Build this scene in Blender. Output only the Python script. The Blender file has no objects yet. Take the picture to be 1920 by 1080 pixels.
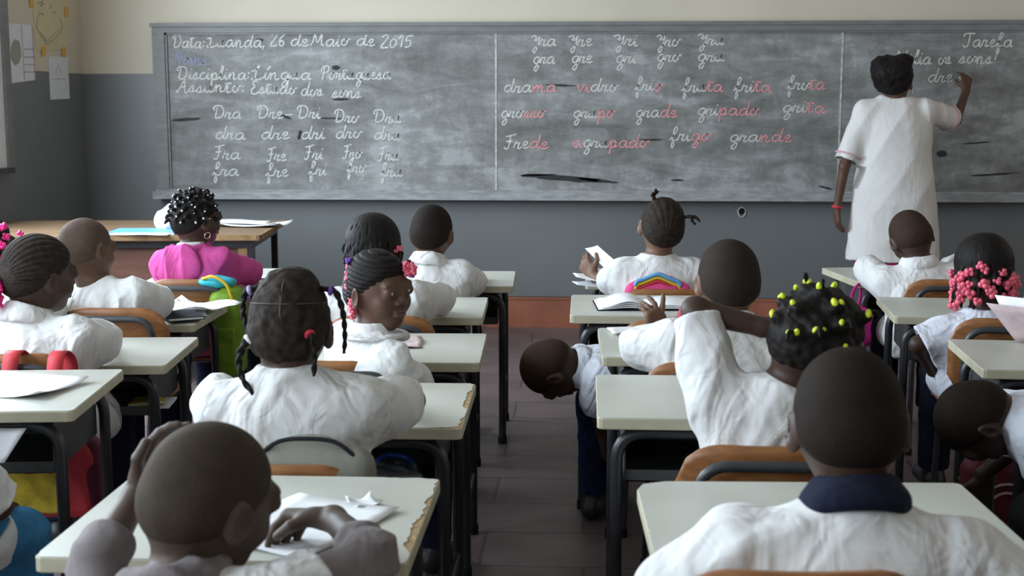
import bpy, bmesh, math, random
import numpy as np
from mathutils import Vector, Matrix

# ------------------------------------------------------------------ scene, camera, light
SC = bpy.context.scene
COL = SC.collection
PI = math.pi
CAM_H, FPX, VPX, HZY = 1.35, 2450.0, 1100.0, 200.0     # eye height, focal length in px of 1920, vanishing point
PITCH = math.atan((540 - HZY) / FPX)
YAW = math.atan((VPX - 960) * math.cos(PITCH) / FPX)
FW = np.array([-math.sin(YAW) * math.cos(PITCH), math.cos(YAW) * math.cos(PITCH), -math.sin(PITCH)])
RT = np.array([math.cos(YAW), math.sin(YAW), 0.0])
UPV = np.cross(RT, FW)
CPOS = np.array([0, 0, CAM_H])


def aty(x, y, Y):
    """the place in the room, at depth Y, that the photograph shows at x, y"""
    r = FW + RT * (x - 960) / FPX - UPV * (y - 540) / FPX
    return CPOS + r * Y / r[1]


def atz(x, y, z):
    r = FW + RT * (x - 960) / FPX - UPV * (y - 540) / FPX
    return CPOS + r * (z - CAM_H) / r[2]


def atx(x, y, X):
    r = FW + RT * (x - 960) / FPX - UPV * (y - 540) / FPX
    return CPOS + r * X / r[0]


cam = bpy.data.cameras.new('camera')
cam.lens = FPX / 1920 * 36
cam.sensor_width = 36
cam.clip_start = .05
cam.dof.use_dof = True
cam.dof.focus_distance = 4.3
cam.dof.aperture_fstop = 6.3
co = bpy.data.objects.new('camera', cam)
COL.objects.link(co)
co.location = CPOS
co.rotation_euler = (PI / 2 - PITCH, 0, YAW)
SC.camera = co

SC.view_settings.view_transform = 'Standard'
SC.view_settings.look = 'None'
SC.view_settings.gamma = 1
SC.view_settings.use_curve_mapping = False
SC.view_settings.exposure = 0.02

w = bpy.data.worlds.new('sky')
SC.world = w
w.use_nodes = True
wb = w.node_tree.nodes['Background']
wb.inputs[0].default_value = (.62, .74, .95, 1)
wb.inputs[1].default_value = .5

LX, RX, FY, BY, CZ = -3.09, 4.1, 7.97, -1.6, 3.3        # left, right, front, back walls, ceiling
WIN_L = [(-.9, .9), (1.9, 3.7), (4.7, 6.3)]             # windows of the left wall (y range)
WIN_R = [(-.9, .9), (2.6, 4.4), (5.4, 7.0)]
WZ0, WZ1 = .95, 2.75


def area(name, loc, rot, sx, sy, power, col):
    l = bpy.data.lights.new(name, 'AREA')
    l.shape = 'RECTANGLE'
    l.size, l.size_y, l.energy, l.color = sx, sy, power, col
    o = bpy.data.objects.new(name, l)
    COL.objects.link(o)
    o.location, o.rotation_euler = loc, rot


for y0, y1 in WIN_L:      # daylight coming in at the left windows, aimed a little down
    area('window_and_fill_light', (LX - .05, (y0 + y1) / 2, (WZ0 + WZ1) / 2), (0, math.radians(-82), 0), WZ1 - WZ0, y1 - y0, (128, 150, 200)[WIN_L.index((y0, y1))], (.76, .88, 1.0))
for y0, y1 in WIN_R:      # shaded, warmer side
    area('window_and_fill_light', (RX + .05, (y0 + y1) / 2, (WZ0 + WZ1) / 2), (0, math.radians(82), 0), WZ1 - WZ0, y1 - y0, 7, (1.0, .80, .60))
area('window_and_fill_light', (-1.55, BY - .05, (WZ0 + WZ1) / 2), (math.radians(84), 0, 0), 2.2, WZ1 - WZ0, 5, (.86, .92, 1.0))  # fill light added at the unseen back wall, set in an added window

random.seed(7)
rng = np.random.default_rng(7)


# ------------------------------------------------------------------ materials
def mat(name, col, rough=.6, spec=.4, var=.0, vscale=8, bump=0, bscale=60, col2=None, metal=0, sss=0, stretch=None, detail=4):
    m = bpy.data.materials.new(name)
    m.use_nodes = True
    nt = m.node_tree
    b = nt.nodes['Principled BSDF']
    b.inputs['Base Color'].default_value = (*col, 1)
    b.inputs['Roughness'].default_value = rough
    b.inputs['Specular IOR Level'].default_value = spec
    b.inputs['Metallic'].default_value = metal
    if sss:
        b.inputs['Subsurface Weight'].default_value = sss
        b.inputs['Subsurface Radius'].default_value = (.01, .005, .003)
    tc = nt.nodes.new('ShaderNodeTexCoord')
    vec = tc.outputs['Object']
    if stretch:
        mp = nt.nodes.new('ShaderNodeMapping')
        mp.inputs['Scale'].default_value = stretch
        nt.links.new(vec, mp.inputs[0])
        vec = mp.outputs[0]
    if var or col2:
        n = nt.nodes.new('ShaderNodeTexNoise')
        n.inputs['Scale'].default_value = vscale
        n.inputs['Detail'].default_value = detail
        nt.links.new(vec, n.inputs['Vector'])
        r = nt.nodes.new('ShaderNodeValToRGB')
        c2 = col2 or tuple(min(1, c * (1 + var)) for c in col)
        c1 = col if col2 else tuple(c * (1 - var) for c in col)
        r.color_ramp.elements[0].position = .33
        r.color_ramp.elements[1].position = .67
        r.color_ramp.elements[0].color = (*c1, 1)
        r.color_ramp.elements[1].color = (*c2, 1)
        nt.links.new(n.outputs[0], r.inputs[0])
        nt.links.new(r.outputs[0], b.inputs['Base Color'])
    if bump:
        n2 = nt.nodes.new('ShaderNodeTexNoise')
        n2.inputs['Scale'].default_value = bscale
        n2.inputs['Detail'].default_value = 3
        nt.links.new(vec, n2.inputs['Vector'])
        bp = nt.nodes.new('ShaderNodeBump')
        bp.inputs['Strength'].default_value = bump
        bp.inputs['Distance'].default_value = .004
        nt.links.new(n2.outputs[0], bp.inputs['Height'])
        nt.links.new(bp.outputs[0], b.inputs['Normal'])
    return m


def cloth_wrinkle(m, s=.55):
    """soft creases and crumples of worn cotton"""
    nt = m.node_tree
    b = nt.nodes['Principled BSDF']
    tc = nt.nodes.new('ShaderNodeTexCoord')
    last = None
    for sc, dist, st, di, strt in ((6, .035, s, 2.2, (1, 1, .55)), (15, .012, s * .8, 1.2, (1, 1, .8)), (60, .002, .25, 0, (1, 1, 1))):
        mp = nt.nodes.new('ShaderNodeMapping')
        mp.inputs['Scale'].default_value = strt
        mp.inputs['Rotation'].default_value = (.4, .5, .2)
        nt.links.new(tc.outputs['Object'], mp.inputs[0])
        n = nt.nodes.new('ShaderNodeTexNoise')
        n.inputs['Scale'].default_value = sc
        n.inputs['Detail'].default_value = 2
        n.inputs['Distortion'].default_value = di
        nt.links.new(mp.outputs[0], n.inputs['Vector'])
        bp = nt.nodes.new('ShaderNodeBump')
        bp.inputs['Strength'].default_value = st
        bp.inputs['Distance'].default_value = dist
        nt.links.new(n.outputs[0], bp.inputs['Height'])
        if last:
            nt.links.new(last.outputs[0], bp.inputs['Normal'])
        last = bp
    nt.links.new(last.outputs[0], b.inputs['Normal'])


M = {}
M['cream'] = mat('cream_wall_paint', (.55, .495, .395), .7, .3, .05, 1.5, .1, 20)
M['dado'] = mat('grey_green_gloss_paint', (.150, .158, .158), .38, .5, .07, 1.2, .08, 12)
M['ceiling'] = mat('white_ceiling_paint', (.50, .47, .41), .8, .2, .04, 2)
M['red_base'] = mat('red_brown_skirting_paint', (.30, .105, .06), .5, .4, .18, 5, .1, 20)
M['grey_frame'] = mat('grey_painted_wood', (.165, .168, .160), .5, .4, .12, 9, .1, 30, stretch=(1, 1, 4))
M['dusty_ledge'] = mat('chalk_dusted_ledge', (.29, .295, .295), .6, .3, .2, 12, stretch=(1, 4, 4))
M['chalk'] = mat('white_chalk', (.56, .56, .52), .95, .05, .25, 90)
M['pink_chalk'] = mat('pink_chalk', (.66, .29, .29), .95, .05, .25, 90)
M['blue_chalk'] = mat('faint_blue_chalk', (.26, .29, .38), .95, .05, .25, 90)
M['line_chalk'] = mat('ruled_chalk_line', (.44, .44, .41), .95, .05, .25, 60)
M['scuff'] = mat('black_slate_scuff', (.035, .036, .036), .7, .2, .2, 30)
M['laminate'] = mat('pale_grey_laminate', (.52, .525, .465), .36, .45, .05, 6, .03, 80)
M['edging'] = mat('beige_desk_edge', (.45, .42, .30), .55, .4, .1, 14)
M['chip'] = mat('raw_chipboard', (.36, .25, .13), .85, .2, .3, 60, .3, 120)
M['black_metal'] = mat('black_painted_steel', (.018, .019, .021), .38, .5, .25, 12)
M['tray_metal'] = mat('dark_grey_steel', (.045, .047, .047), .5, .5, .3, 10)
M['grey_tube'] = mat('dark_grey_tube', (.04, .042, .046), .38, .5, .15, 14)
M['rubber'] = mat('black_rubber', (.012, .012, .012), .8, .2)
M['ply'] = mat('varnished_plywood', (.235, .092, .030), .42, .45, 0, 6, .05, 40, col2=(.34, .145, .05), stretch=(2, 14, 14))
M['desk_wood'] = mat('worn_brown_wood', (.155, .095, .052), .45, .4, 0, 3, .08, 30, col2=(.245, .16, .092), stretch=(1.5, 9, 9))
M['panel_wood'] = mat('reddish_panel_wood', (.115, .05, .034), .5, .4, 0, 3, .05, 30, col2=(.17, .075, .05), stretch=(1.5, 9, 9))
M['worn_wood'] = mat('worn_bare_wood', (.28, .17, .075), .65, .3, .3, 14, .2, 50)
M['paper'] = mat('white_paper', (.82, .83, .84), .8, .2, .02, 20)
M['paper_grey'] = mat('greyish_paper', (.62, .63, .66), .8, .2, .04, 20)
M['paper_pink'] = mat('pinkish_printed_page', (.52, .40, .40), .7, .2, .25, 14)
M['shirt'] = mat('white_cotton', (.68, .675, .66), .85, .15, .035, 9)
cloth_wrinkle(M['shirt'], .8)
M['gown'] = mat('white_gown_cotton', (.66, .645, .62), .85, .15, .03, 6)
cloth_wrinkle(M['gown'], .16)
M['shirt_blue'] = mat('bluish_white_cotton', (.64, .66, .73), .85, .15, .035, 9)
cloth_wrinkle(M['shirt_blue'], .8)
M['shirt_grey'] = mat('taupe_grey_jersey', (.20, .175, .175), .9, .1, .1, 14, .15, 60)
M['pink_knit'] = mat('magenta_pink_jersey', (.50, .070, .25), .85, .15, .12, 12, .15, 60)
M['pink_trim'] = mat('pale_pink_piping', (.62, .36, .38), .85, .15)
M['navy'] = mat('navy_cloth', (.009, .012, .026), .85, .15, .2, 14, .15, 60)
M['jeans'] = mat('navy_denim', (.014, .020, .055), .9, .1, .35, 40, .2, 90)
M['teal_cloth'] = mat('blue_cotton', (.045, .17, .31), .9, .1, .15, 14, .15, 60)
M['dark_cloth'] = mat('charcoal_cloth', (.022, .022, .026), .9, .1, .2, 14, .15, 60)
for q_ in ('pink_knit', 'shirt_grey', 'jeans', 'navy', 'teal_cloth'):
    cloth_wrinkle(M[q_], .5)
M['magenta'] = mat('magenta_cloth', (.52, .02, .22), .7, .2, .15, 10, .15, 60)
M['crimson'] = mat('crimson_nylon', (.36, .03, .07), .6, .3, .2, 12, .15, 60)
M['maroon'] = mat('maroon_nylon', (.10, .014, .03), .6, .3, .2, 12, .15, 60)
M['red_nylon'] = mat('red_nylon', (.50, .04, .05), .6, .3, .12, 12, .1, 60)
M['yellow'] = mat('mustard_yellow_print', (.52, .38, .03), .6, .3, .3, 22, .1, 60)
M['lime'] = mat('lime_green_nylon', (.17, .30, .02), .6, .3, .2, 16, .1, 60)
M['teal'] = mat('turquoise_nylon', (.03, .36, .42), .6, .3, .2, 16, .1, 60)
M['orange_strap'] = mat('yellow_strap', (.65, .42, .03), .6, .3)
M['skyblue'] = mat('sky_blue_cover', (.12, .34, .60), .5, .4, .1, 12)
M['bag_grey'] = mat('grey_green_canvas', (.235, .23, .19), .8, .2, .12, 14, .15, 60)
M['pinkbag'] = mat('pink_nylon', (.66, .06, .22), .6, .3, .15, 12, .1, 60)
M['hair'] = mat('black_hair', (.009, .007, .006), .62, .16, .3, 50, .3, 220)
M['hair_brown'] = mat('dusty_brown_black_hair', (.024, .0175, .013), .72, .12, .35, 60, .4, 220)
M['scalp'] = mat('scalp_parting', (.085, .062, .048), .6, .3)
M['beadpink'] = mat('coral_pink_plastic', (.78, .13, .20), .35, .5, .08, 40)
M['beadhot'] = mat('hot_pink_plastic', (.80, .02, .22), .35, .5, .08, 40)
M['beadsilver'] = mat('silver_white_bead', (.72, .74, .80), .25, .6)
M['beadyellow'] = mat('acid_yellow_plastic', (.62, .72, .03), .35, .5, .08, 40)
M['purple'] = mat('violet_elastic', (.14, .05, .32), .6, .3)
M['lavender'] = mat('lavender_elastic', (.42, .34, .62), .6, .3)
M['white_plastic'] = mat('white_plastic', (.78, .78, .78), .35, .5)
M['red_band'] = mat('red_elastic', (.55, .03, .05), .5, .4)
M['gold'] = mat('silver_metal', (.75, .70, .62), .25, .5, metal=1)
M['eyewhite'] = mat('eye_white', (.42, .39, .36), .15, .6)
M['iris'] = mat('dark_iris', (.012, .007, .005), .08, .7)
M['lips'] = mat('brown_lips', (.115, .045, .04), .4, .45)
M['tape'] = mat('orange_tape', (.62, .33, .06), .5, .4)
M['poster_yellow'] = mat('pale_yellow_paper', (.56, .49, .31), .8, .2, .04, 12)
M['ink'] = mat('grey_pencil', (.30, .29, .27), .9, .1)
M['ink_red'] = mat('dull_red_ink', (.36, .17, .20), .9, .1)
M['hole'] = mat('dark_hole', (.012, .012, .012), .9, .1)
M['plaster'] = mat('chipped_plaster', (.42, .42, .40), .9, .1, .2, 60)
M['glassy'] = mat('clear_plastic_pouch', (.16, .17, .19), .12, .6, .4, 30)
M['blue_plastic'] = mat('blue_plastic', (.03, .10, .45), .3, .5)
M['shoe'] = mat('black_shoe', (.015, .015, .016), .45, .5)
M['sole'] = mat('pale_sole', (.35, .34, .32), .8, .2)
M['steel'] = mat('dull_aluminium', (.42, .42, .42), .4, .5, metal=.8)

SKIN = {k: mat('skin_' + k, c, .50, .30, .10, 10, .05, 160, sss=.05) for k, c in {
    'dark': (.055, .029, .019), 'deep': (.036, .020, .014), 'brown': (.100, .052, .033), 'warm': (.15, .078, .048), 'olive': (.078, .052, .036)}.items()}
CROP = {k: mat('cropped_hair_' + k, c, .75, .10, .10, 40, .35, 300) for k, c in {
    'dark': (.016, .0115, .009), 'deep': (.0165, .0112, .008), 'brown': (.026, .0185, .0135), 'olive': (.052, .039, .027), 'bare': (.042, .0245, .017), 'pale': (.085, .056, .043)}.items()}


def floor_mat():
    m = mat('worn_red_grey_floor', (.115, .083, .082), .45, .4)
    nt = m.node_tree
    b = nt.nodes['Principled BSDF']
    tc = nt.nodes.new('ShaderNodeTexCoord')
    br = nt.nodes.new('ShaderNodeTexBrick')
    br.inputs['Scale'].default_value = 1
    br.inputs['Color1'].default_value = (.155, .114, .112, 1)
    br.inputs['Color2'].default_value = (.128, .093, .092, 1)
    br.inputs['Mortar'].default_value = (.075, .055, .054, 1)
    br.inputs['Mortar Size'].default_value = .006
    br.inputs['Brick Width'].default_value = .62
    br.inputs['Row Height'].default_value = .31
    nt.links.new(tc.outputs['Object'], br.inputs['Vector'])
    n = nt.nodes.new('ShaderNodeTexNoise')
    n.inputs['Scale'].default_value = 4
    n.inputs['Detail'].default_value = 7
    nt.links.new(tc.outputs['Object'], n.inputs['Vector'])
    mx = nt.nodes.new('ShaderNodeMix')
    mx.data_type = 'RGBA'
    mx.blend_type = 'OVERLAY'
    mx.inputs[0].default_value = .55
    nt.links.new(br.outputs[0], mx.inputs[6])
    nt.links.new(n.outputs[0], mx.inputs[7])
    nt.links.new(mx.outputs[2], b.inputs['Base Color'])
    return m


def board_mat():
    """slate board: dark grey with rubbed chalk dust streaks"""
    m = mat('chalky_slate', (.10, .10, .10), .62, .35)
    nt = m.node_tree
    b = nt.nodes['Principled BSDF']
    tc = nt.nodes.new('ShaderNodeTexCoord')

    def noise(scale, stretch, det=6, rough=.6):
        mp = nt.nodes.new('ShaderNodeMapping')
        mp.inputs['Scale'].default_value = stretch
        nt.links.new(tc.outputs['Object'], mp.inputs[0])
        n = nt.nodes.new('ShaderNodeTexNoise')
        n.inputs['Scale'].default_value = scale
        n.inputs['Detail'].default_value = det
        n.inputs['Roughness'].default_value = rough
        n.inputs['Distortion'].default_value = .6
        nt.links.new(mp.outputs[0], n.inputs['Vector'])
        return n.outputs[0]

    def math_(op, a, bb):
        n = nt.nodes.new('ShaderNodeMath')
        n.operation = op
        for i, v in enumerate((a, bb)):
            if isinstance(v, (int, float)):
                n.inputs[i].default_value = v
            else:
                nt.links.new(v, n.inputs[i])
        return n.outputs[0]
    big = noise(1.1, (1, 1, 1.6), 3)
    streak = noise(3.2, (1, 1, 3.2), 8, .68)
    rub = noise(9, (1.6, 1, .8), 5)
    fine = noise(55, (1, 1, 1), 2)
    s = math_('ADD', math_('MULTIPLY', big, .55), math_('MULTIPLY', streak, .75))
    s = math_('ADD', s, math_('MULTIPLY', rub, .30))
    s = math_('ADD', s, math_('MULTIPLY', fine, .12))
    r = nt.nodes.new('ShaderNodeValToRGB')
    cr = r.color_ramp
    cr.elements[0].position = .60
    cr.elements[0].color = (.088, .089, .082, 1)
    cr.elements[1].position = 1.12
    cr.elements[1].color = (.33, .335, .33, 1)
    cr.elements.new(.80).color = (.172, .174, .164, 1)
    cr.elements.new(.93).color = (.245, .248, .240, 1)
    cr.elements[-1].position = 1.0
    nt.links.new(s, r.inputs[0])
    nt.links.new(r.outputs[0], b.inputs['Base Color'])
    return m


M['floor'] = floor_mat()
M['slate'] = board_mat()


# ------------------------------------------------------------------ objects and mesh helpers
def tag(o, label=None, cat=None, group=None, kind=None):
    if label:
        o['label'] = label
    if cat:
        o['category'] = cat
    if group:
        o['group'] = group
    if kind:
        o['kind'] = kind
    return o


def thing(name, label, cat, loc=(0, 0, 0), rz=0, group=None):
    o = bpy.data.objects.new(name, None)
    o.empty_display_size = .1
    COL.objects.link(o)
    o.location = loc
    o.rotation_euler = (0, 0, rz)
    return tag(o, label, cat, group)


class MB:
    """collects shapes, then links them as one mesh object"""
    def __init__(s):
        s.v, s.f, s.m, s.sm = [], [], [], []

    def add(s, verts, faces, mi=0, smooth=False):
        n = len(s.v)
        s.v += [tuple(v) for v in verts]
        s.f += [tuple(i + n for i in f) for f in faces]
        s.m += [mi] * len(faces)
        s.sm += [smooth] * len(faces)

    def box(s, lo, hi, mi=0):
        x0, y0, z0 = lo
        x1, y1, z1 = hi
        s.add([(x0, y0, z0), (x1, y0, z0), (x1, y1, z0), (x0, y1, z0), (x0, y0, z1), (x1, y0, z1), (x1, y1, z1), (x0, y1, z1)],
              [(0, 3, 2, 1), (4, 5, 6, 7), (0, 1, 5, 4), (1, 2, 6, 5), (2, 3, 7, 6), (3, 0, 4, 7)], mi)

    def slab(s, outline, z0, z1, mi=0, cham=0, mi_side=None):
        """outline (counter-clockwise xy) between z0 and z1 with a small chamfer at both rims"""
        n = len(outline)
        c = np.mean(np.array(outline), 0)

        def ring(z, k):
            r = []
            for x, y in outline:
                d = np.array((x, y)) - c
                L = max(np.linalg.norm(d), 1e-6)
                p = np.array((x, y)) - d / L * k
                r.append((p[0], p[1], z))
            return r
        if cham:
            rings = [ring(z0, cham), ring(z0 + cham, 0), ring(z1 - cham, 0), ring(z1, cham)]
        else:
            rings = [ring(z0, 0), ring(z1, 0)]
        V = [p for r in rings for p in r]
        F = []
        for k in range(len(rings) - 1):
            for i in range(n):
                j = (i + 1) % n
                F.append((k * n + i, k * n + j, (k + 1) * n + j, (k + 1) * n + i))
        s.add(V, F, mi if mi_side is None else mi_side)
        s.add(rings[-1], [tuple(range(n))], mi)
        s.add(rings[0], [tuple(reversed(range(n)))], mi if mi_side is None else mi_side)

    def tube(s, pts, r, seg=10, mi=0, r_end=None, closed=False):
        P = [np.array(p, float) for p in pts]
        n = len(P)
        V, F = [], []
        up = None
        for i in range(n):
            if closed:
                t = P[(i + 1) % n] - P[i - 1]
            else:
                t = P[min(i + 1, n - 1)] - P[max(i - 1, 0)]
            t = t / (np.linalg.norm(t) + 1e-9)
            if up is None:
                up = np.array((0, 0, 1.)) if abs(t[2]) < .9 else np.array((1., 0, 0))
            a = up - t * up.dot(t)
            a /= np.linalg.norm(a) + 1e-9
            up = a
            b = np.cross(t, a)
            rr = r if r_end is None else r + (r_end - r) * i / (n - 1)
            for k in range(seg):
                q = 2 * PI * k / seg
                V.append(P[i] + rr * (a * math.cos(q) + b * math.sin(q)))
        for i in range(n if closed else n - 1):
            i2 = (i + 1) % n
            for k in range(seg):
                k2 = (k + 1) % seg
                F.append((i * seg + k, i * seg + k2, i2 * seg + k2, i2 * seg + k))
        s.add(V, F, mi, True)
        if not closed:
            s.add(V[:seg], [tuple(reversed(range(seg)))], mi)
            s.add(V[-seg:], [tuple(range(seg))], mi)

    def ball(s, c, r, mi=0, nu=12, nv=8, R=None):
        r = np.array((r, r, r) if np.isscalar(r) else r, float)
        V, F = [], []
        for i in range(nv + 1):
            th = PI * i / nv
            for k in range(nu):
                ph = 2 * PI * k / nu
                d = np.array((math.sin(th) * math.cos(ph), math.sin(th) * math.sin(ph), math.cos(th))) * r
                if R is not None:
                    d = R @ d
                V.append(np.array(c) + d)
        for i in range(nv):
            for k in range(nu):
                k2 = (k + 1) % nu
                F.append((i * nu + k, (i + 1) * nu + k, (i + 1) * nu + k2, i * nu + k2))
        s.add(V, F, mi, True)

    def sheet(s, grid, thick=0, mi=0):
        """a curved sheet from a grid of points, given a thickness along -z of the sheet"""
        n, m = len(grid), len(grid[0])
        P = np.array(grid, float)
        du = np.gradient(P, axis=0)
        dv = np.gradient(P, axis=1)
        N = np.cross(du, dv)
        N /= np.linalg.norm(N, axis=2, keepdims=True) + 1e-12
        Q = P - N * thick
        V = list(P.reshape(-1, 3)) + list(Q.reshape(-1, 3))
        F = []
        o = n * m
        for i in range(n - 1):
            for j in range(m - 1):
                a, b, c, d = i * m + j, (i + 1) * m + j, (i + 1) * m + j + 1, i * m + j + 1
                F.append((a, b, c, d))
                F.append((d + o, c + o, b + o, a + o))
        rim = [(i, 0) for i in range(n)] + [(n - 1, j) for j in range(1, m)] + [(i, m - 1) for i in range(n - 2, -1, -1)] + [(0, j) for j in range(m - 2, 0, -1)]
        for k in range(len(rim)):
            a = rim[k][0] * m + rim[k][1]
            b = rim[(k + 1) % len(rim)][0] * m + rim[(k + 1) % len(rim)][1]
            F.append((b, a, a + o, b + o))
        s.add(V, F, mi, True)

    def build(s, name, mats, parent=None, origin=(0, 0, 0), label=None):
        me = bpy.data.meshes.new(name)
        og = np.array(origin)
        me.from_pydata([tuple(np.array(v) - og) for v in s.v], [], s.f)
        mats = mats if isinstance(mats, (list, tuple)) else [mats]
        for m in mats:
            me.materials.append(m)
        me.polygons.foreach_set('material_index', s.m)
        me.polygons.foreach_set('use_smooth', s.sm)
        me.update()
        o = bpy.data.objects.new(name, me)
        COL.objects.link(o)
        o.location = origin
        o.parent = parent
        if label:
            o['label'] = label
        return o


def fillet(pts, r, n=5):
    """round the inner corners of a polyline"""
    P = [np.array(p, float) for p in pts]
    out = [P[0]]
    for i in range(1, len(P) - 1):
        a, b = P[i - 1] - P[i], P[i + 1] - P[i]
        la, lb = np.linalg.norm(a), np.linalg.norm(b)
        k = min(r, la * .49, lb * .49)
        p0, p1 = P[i] + a / la * k, P[i] + b / lb * k
        for j in range(n + 1):
            t = j / n
            out.append(p0 * (1 - t) ** 2 + P[i] * 2 * t * (1 - t) + p1 * t * t)
    out.append(P[-1])
    return out


def rrect(x0, y0, x1, y1, r, n=4):
    out = []
    for cx, cy, a0 in ((x1 - r, y1 - r, 0), (x0 + r, y1 - r, 90), (x0 + r, y0 + r, 180), (x1 - r, y0 + r, 270)):
        for i in range(n + 1):
            a = math.radians(a0 + 90 * i / n)
            out.append((cx + r * math.cos(a), cy + r * math.sin(a)))
    return out


def copy_tree(o, parent=None):
    c = o.copy()
    COL.objects.link(c)
    if parent:
        c.parent = parent
    for ch in list(o.children):
        copy_tree(ch, c)
    return c


# ------------------------------------------------------------------ the room
def struct(name, mb, mats):
    return tag(mb.build(name, mats), kind='structure')


DADO = 1.55
m = MB(); m.box((LX - .3, BY - .3, -.12), (RX + .3, FY + .3, 0)); struct('floor', m, M['floor'])
m = MB(); m.box((LX - .3, BY - .3, CZ), (RX + .3, FY + .3, CZ + .12)); struct('ceiling', m, M['ceiling'])


def side_wall(name, xa, xb, wins):
    m = MB()
    m.box((xa, BY - .3, 0), (xb, FY + .3, WZ0), 1)
    m.box((xa, BY - .3, WZ1), (xb, FY + .3, CZ), 0)
    ys = [BY - .3] + [v for w_ in wins for v in w_] + [FY + .3]
    for i in range(0, len(ys), 2):
        m.box((xa, ys[i], WZ0), (xb, ys[i + 1], DADO), 1)
        m.box((xa, ys[i], DADO), (xb, ys[i + 1], WZ1), 0)
    struct(name, m, [M['cream'], M['dado']])


side_wall('wall_left', LX - .25, LX, WIN_L)
side_wall('wall_right', RX, RX + .25, WIN_R)
m = MB()
m.box((LX - .25, FY, 0), (RX + .25, FY + .25, DADO), 1)
m.box((LX - .25, FY, DADO), (RX + .25, FY + .25, CZ), 0)
struct('wall_front', m, [M['cream'], M['dado']])
m = MB()
wa, wbx = -2.65, -.45  # opening of the added back window that carries the fill light
m.box((LX - .25, BY - .25, 0), (RX + .25, BY, WZ0), 1)
m.box((LX - .25, BY - .25, WZ0), (wa, BY, DADO), 1); m.box((wbx, BY - .25, WZ0), (RX + .25, BY, DADO), 1)
m.box((LX - .25, BY - .25, DADO), (wa, BY, WZ1), 0); m.box((wbx, BY - .25, DADO), (RX + .25, BY, WZ1), 0)
m.box((LX - .25, BY - .25, WZ1), (RX + .25, BY, CZ), 0)
struct('wall_back', m, [M['cream'], M['dado']])
m = MB(); m.box((LX, FY - .018, 0), (RX, FY, .19)); m.box((LX, FY - .024, .175), (RX, FY, .19)); struct('baseboard_front', m, M['red_base'])
m = MB(); m.box((LX, BY, 0), (LX + .018, FY - .024, .19)); struct('baseboard_left', m, M['red_base'])
m = MB(); m.box((RX - .018, BY, 0), (RX, FY - .024, .19)); struct('baseboard_right', m, M['red_base'])
k = 0
for wins, xa in ((WIN_L, LX - .16), (WIN_R, RX + .10)):
    for y0, y1 in wins:
        k += 1
        m = MB()
        for ya, yb, za, zb in ((y0, y1, WZ0, WZ0 + .05), (y0, y1, WZ1 - .05, WZ1), (y0, y0 + .05, WZ0, WZ1), (y1 - .05, y1, WZ0, WZ1),
                               ((y0 + y1) / 2 - .025, (y0 + y1) / 2 + .025, WZ0, WZ1), (y0, y1, 2.2, 2.24)):
            m.box((xa, ya, za), (xa + .05, yb, zb))
        struct('window_%d' % k, m, M['grey_frame'])
m = MB()
for xa, xb, za, zb in ((wa, wbx, WZ0, WZ0 + .05), (wa, wbx, WZ1 - .05, WZ1), (wa, wa + .05, WZ0, WZ1), (wbx - .05, wbx, WZ0, WZ1), ((wa + wbx) / 2 - .025, (wa + wbx) / 2 + .025, WZ0, WZ1), (wa, wbx, 2.2, 2.24)):
    m.box((xa, BY - .16, za), (xb, BY - .11, zb))
struct('window_7', m, M['grey_frame'])  # frame of the added window round the back fill light
# small plug hole knocked in the front wall
hp = aty(1391, 397, FY)
m = MB()
m.tube([(hp[0] + .022 * math.cos(a) * (1 + .12 * math.sin(3 * a)), FY - .001, hp[2] - .003 + .030 * math.sin(a)) for a in np.linspace(0, 2 * PI, 17)[:-1]], .005, 6, 1, closed=True)
m.tube([(hp[0] - .002, FY - .0035, hp[2] + .004), (hp[0] - .002, FY + .001, hp[2] + .004)], .021, 14, 0)
struct('trim_1', m, [M['hole'], M['plaster']])

# ------------------------------------------------------------------ blackboard
BX0, BX1 = -2.63, 3.62
bz0, bz1 = .845, 1.793
BYF = FY - .045                                          # face of the slate
bb = thing('blackboard', 'long chalk covered blackboard in a grey wooden frame across the front wall', 'blackboard', (0, FY, .8))
O = (0, FY, .8)
m = MB(); m.box((BX0 + .03, BYF, bz0 - .01), (BX1 - .03, FY - .005, bz1 + .02)); m.build('slate_panel', M['slate'], bb).location = (0, -FY, -.8)


def part_at(mb, name, mats, parent, base):
    o = mb.build(name, mats, parent)
    o.location = (-base[0], -base[1], -base[2])
    return o


m = MB()
for x0, x1, z0, z1 in ((BX0, BX1, bz1, 1.848), (BX0, BX0 + .075, bz0, bz1), (BX1 - .075, BX1, bz0, bz1)):
    m.box((x0, BYF - .022, z0), (x1, FY, z1))
m.box((BX0 - .01, BYF - .034, 1.828), (BX1 + .01, FY, 1.85))
m.box((BX0 + .075, BYF - .012, bz0), (BX0 + .088, FY, bz1))
m.box((BX0 + .07, BYF - .012, bz1 - .012), (BX1 - .07, FY, bz1))
part_at(m, 'frame', M['grey_frame'], bb, O)
m = MB()
m.box((BX0 - .01, BYF - .085, .792), (BX1 + .01, FY, .815))
m.box((BX0 - .01, BYF - .085, .815), (BX1 + .01, BYF - .07, .838))
m.box((BX0 - .01, BYF - .02, .815), (BX1 + .01, FY, .848))
part_at(m, 'chalk_ledge', M['dusty_ledge'], bb, O)
for xx in (-.545, 1.503):
    m = MB()
    m.box((xx - .006, BYF - .003, bz0), (xx + .006, BYF + .002, bz1 - .012))
    part_at(m, 'panel_seam', M['line_chalk'], bb, O)
rg = np.random.default_rng(3)
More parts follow.
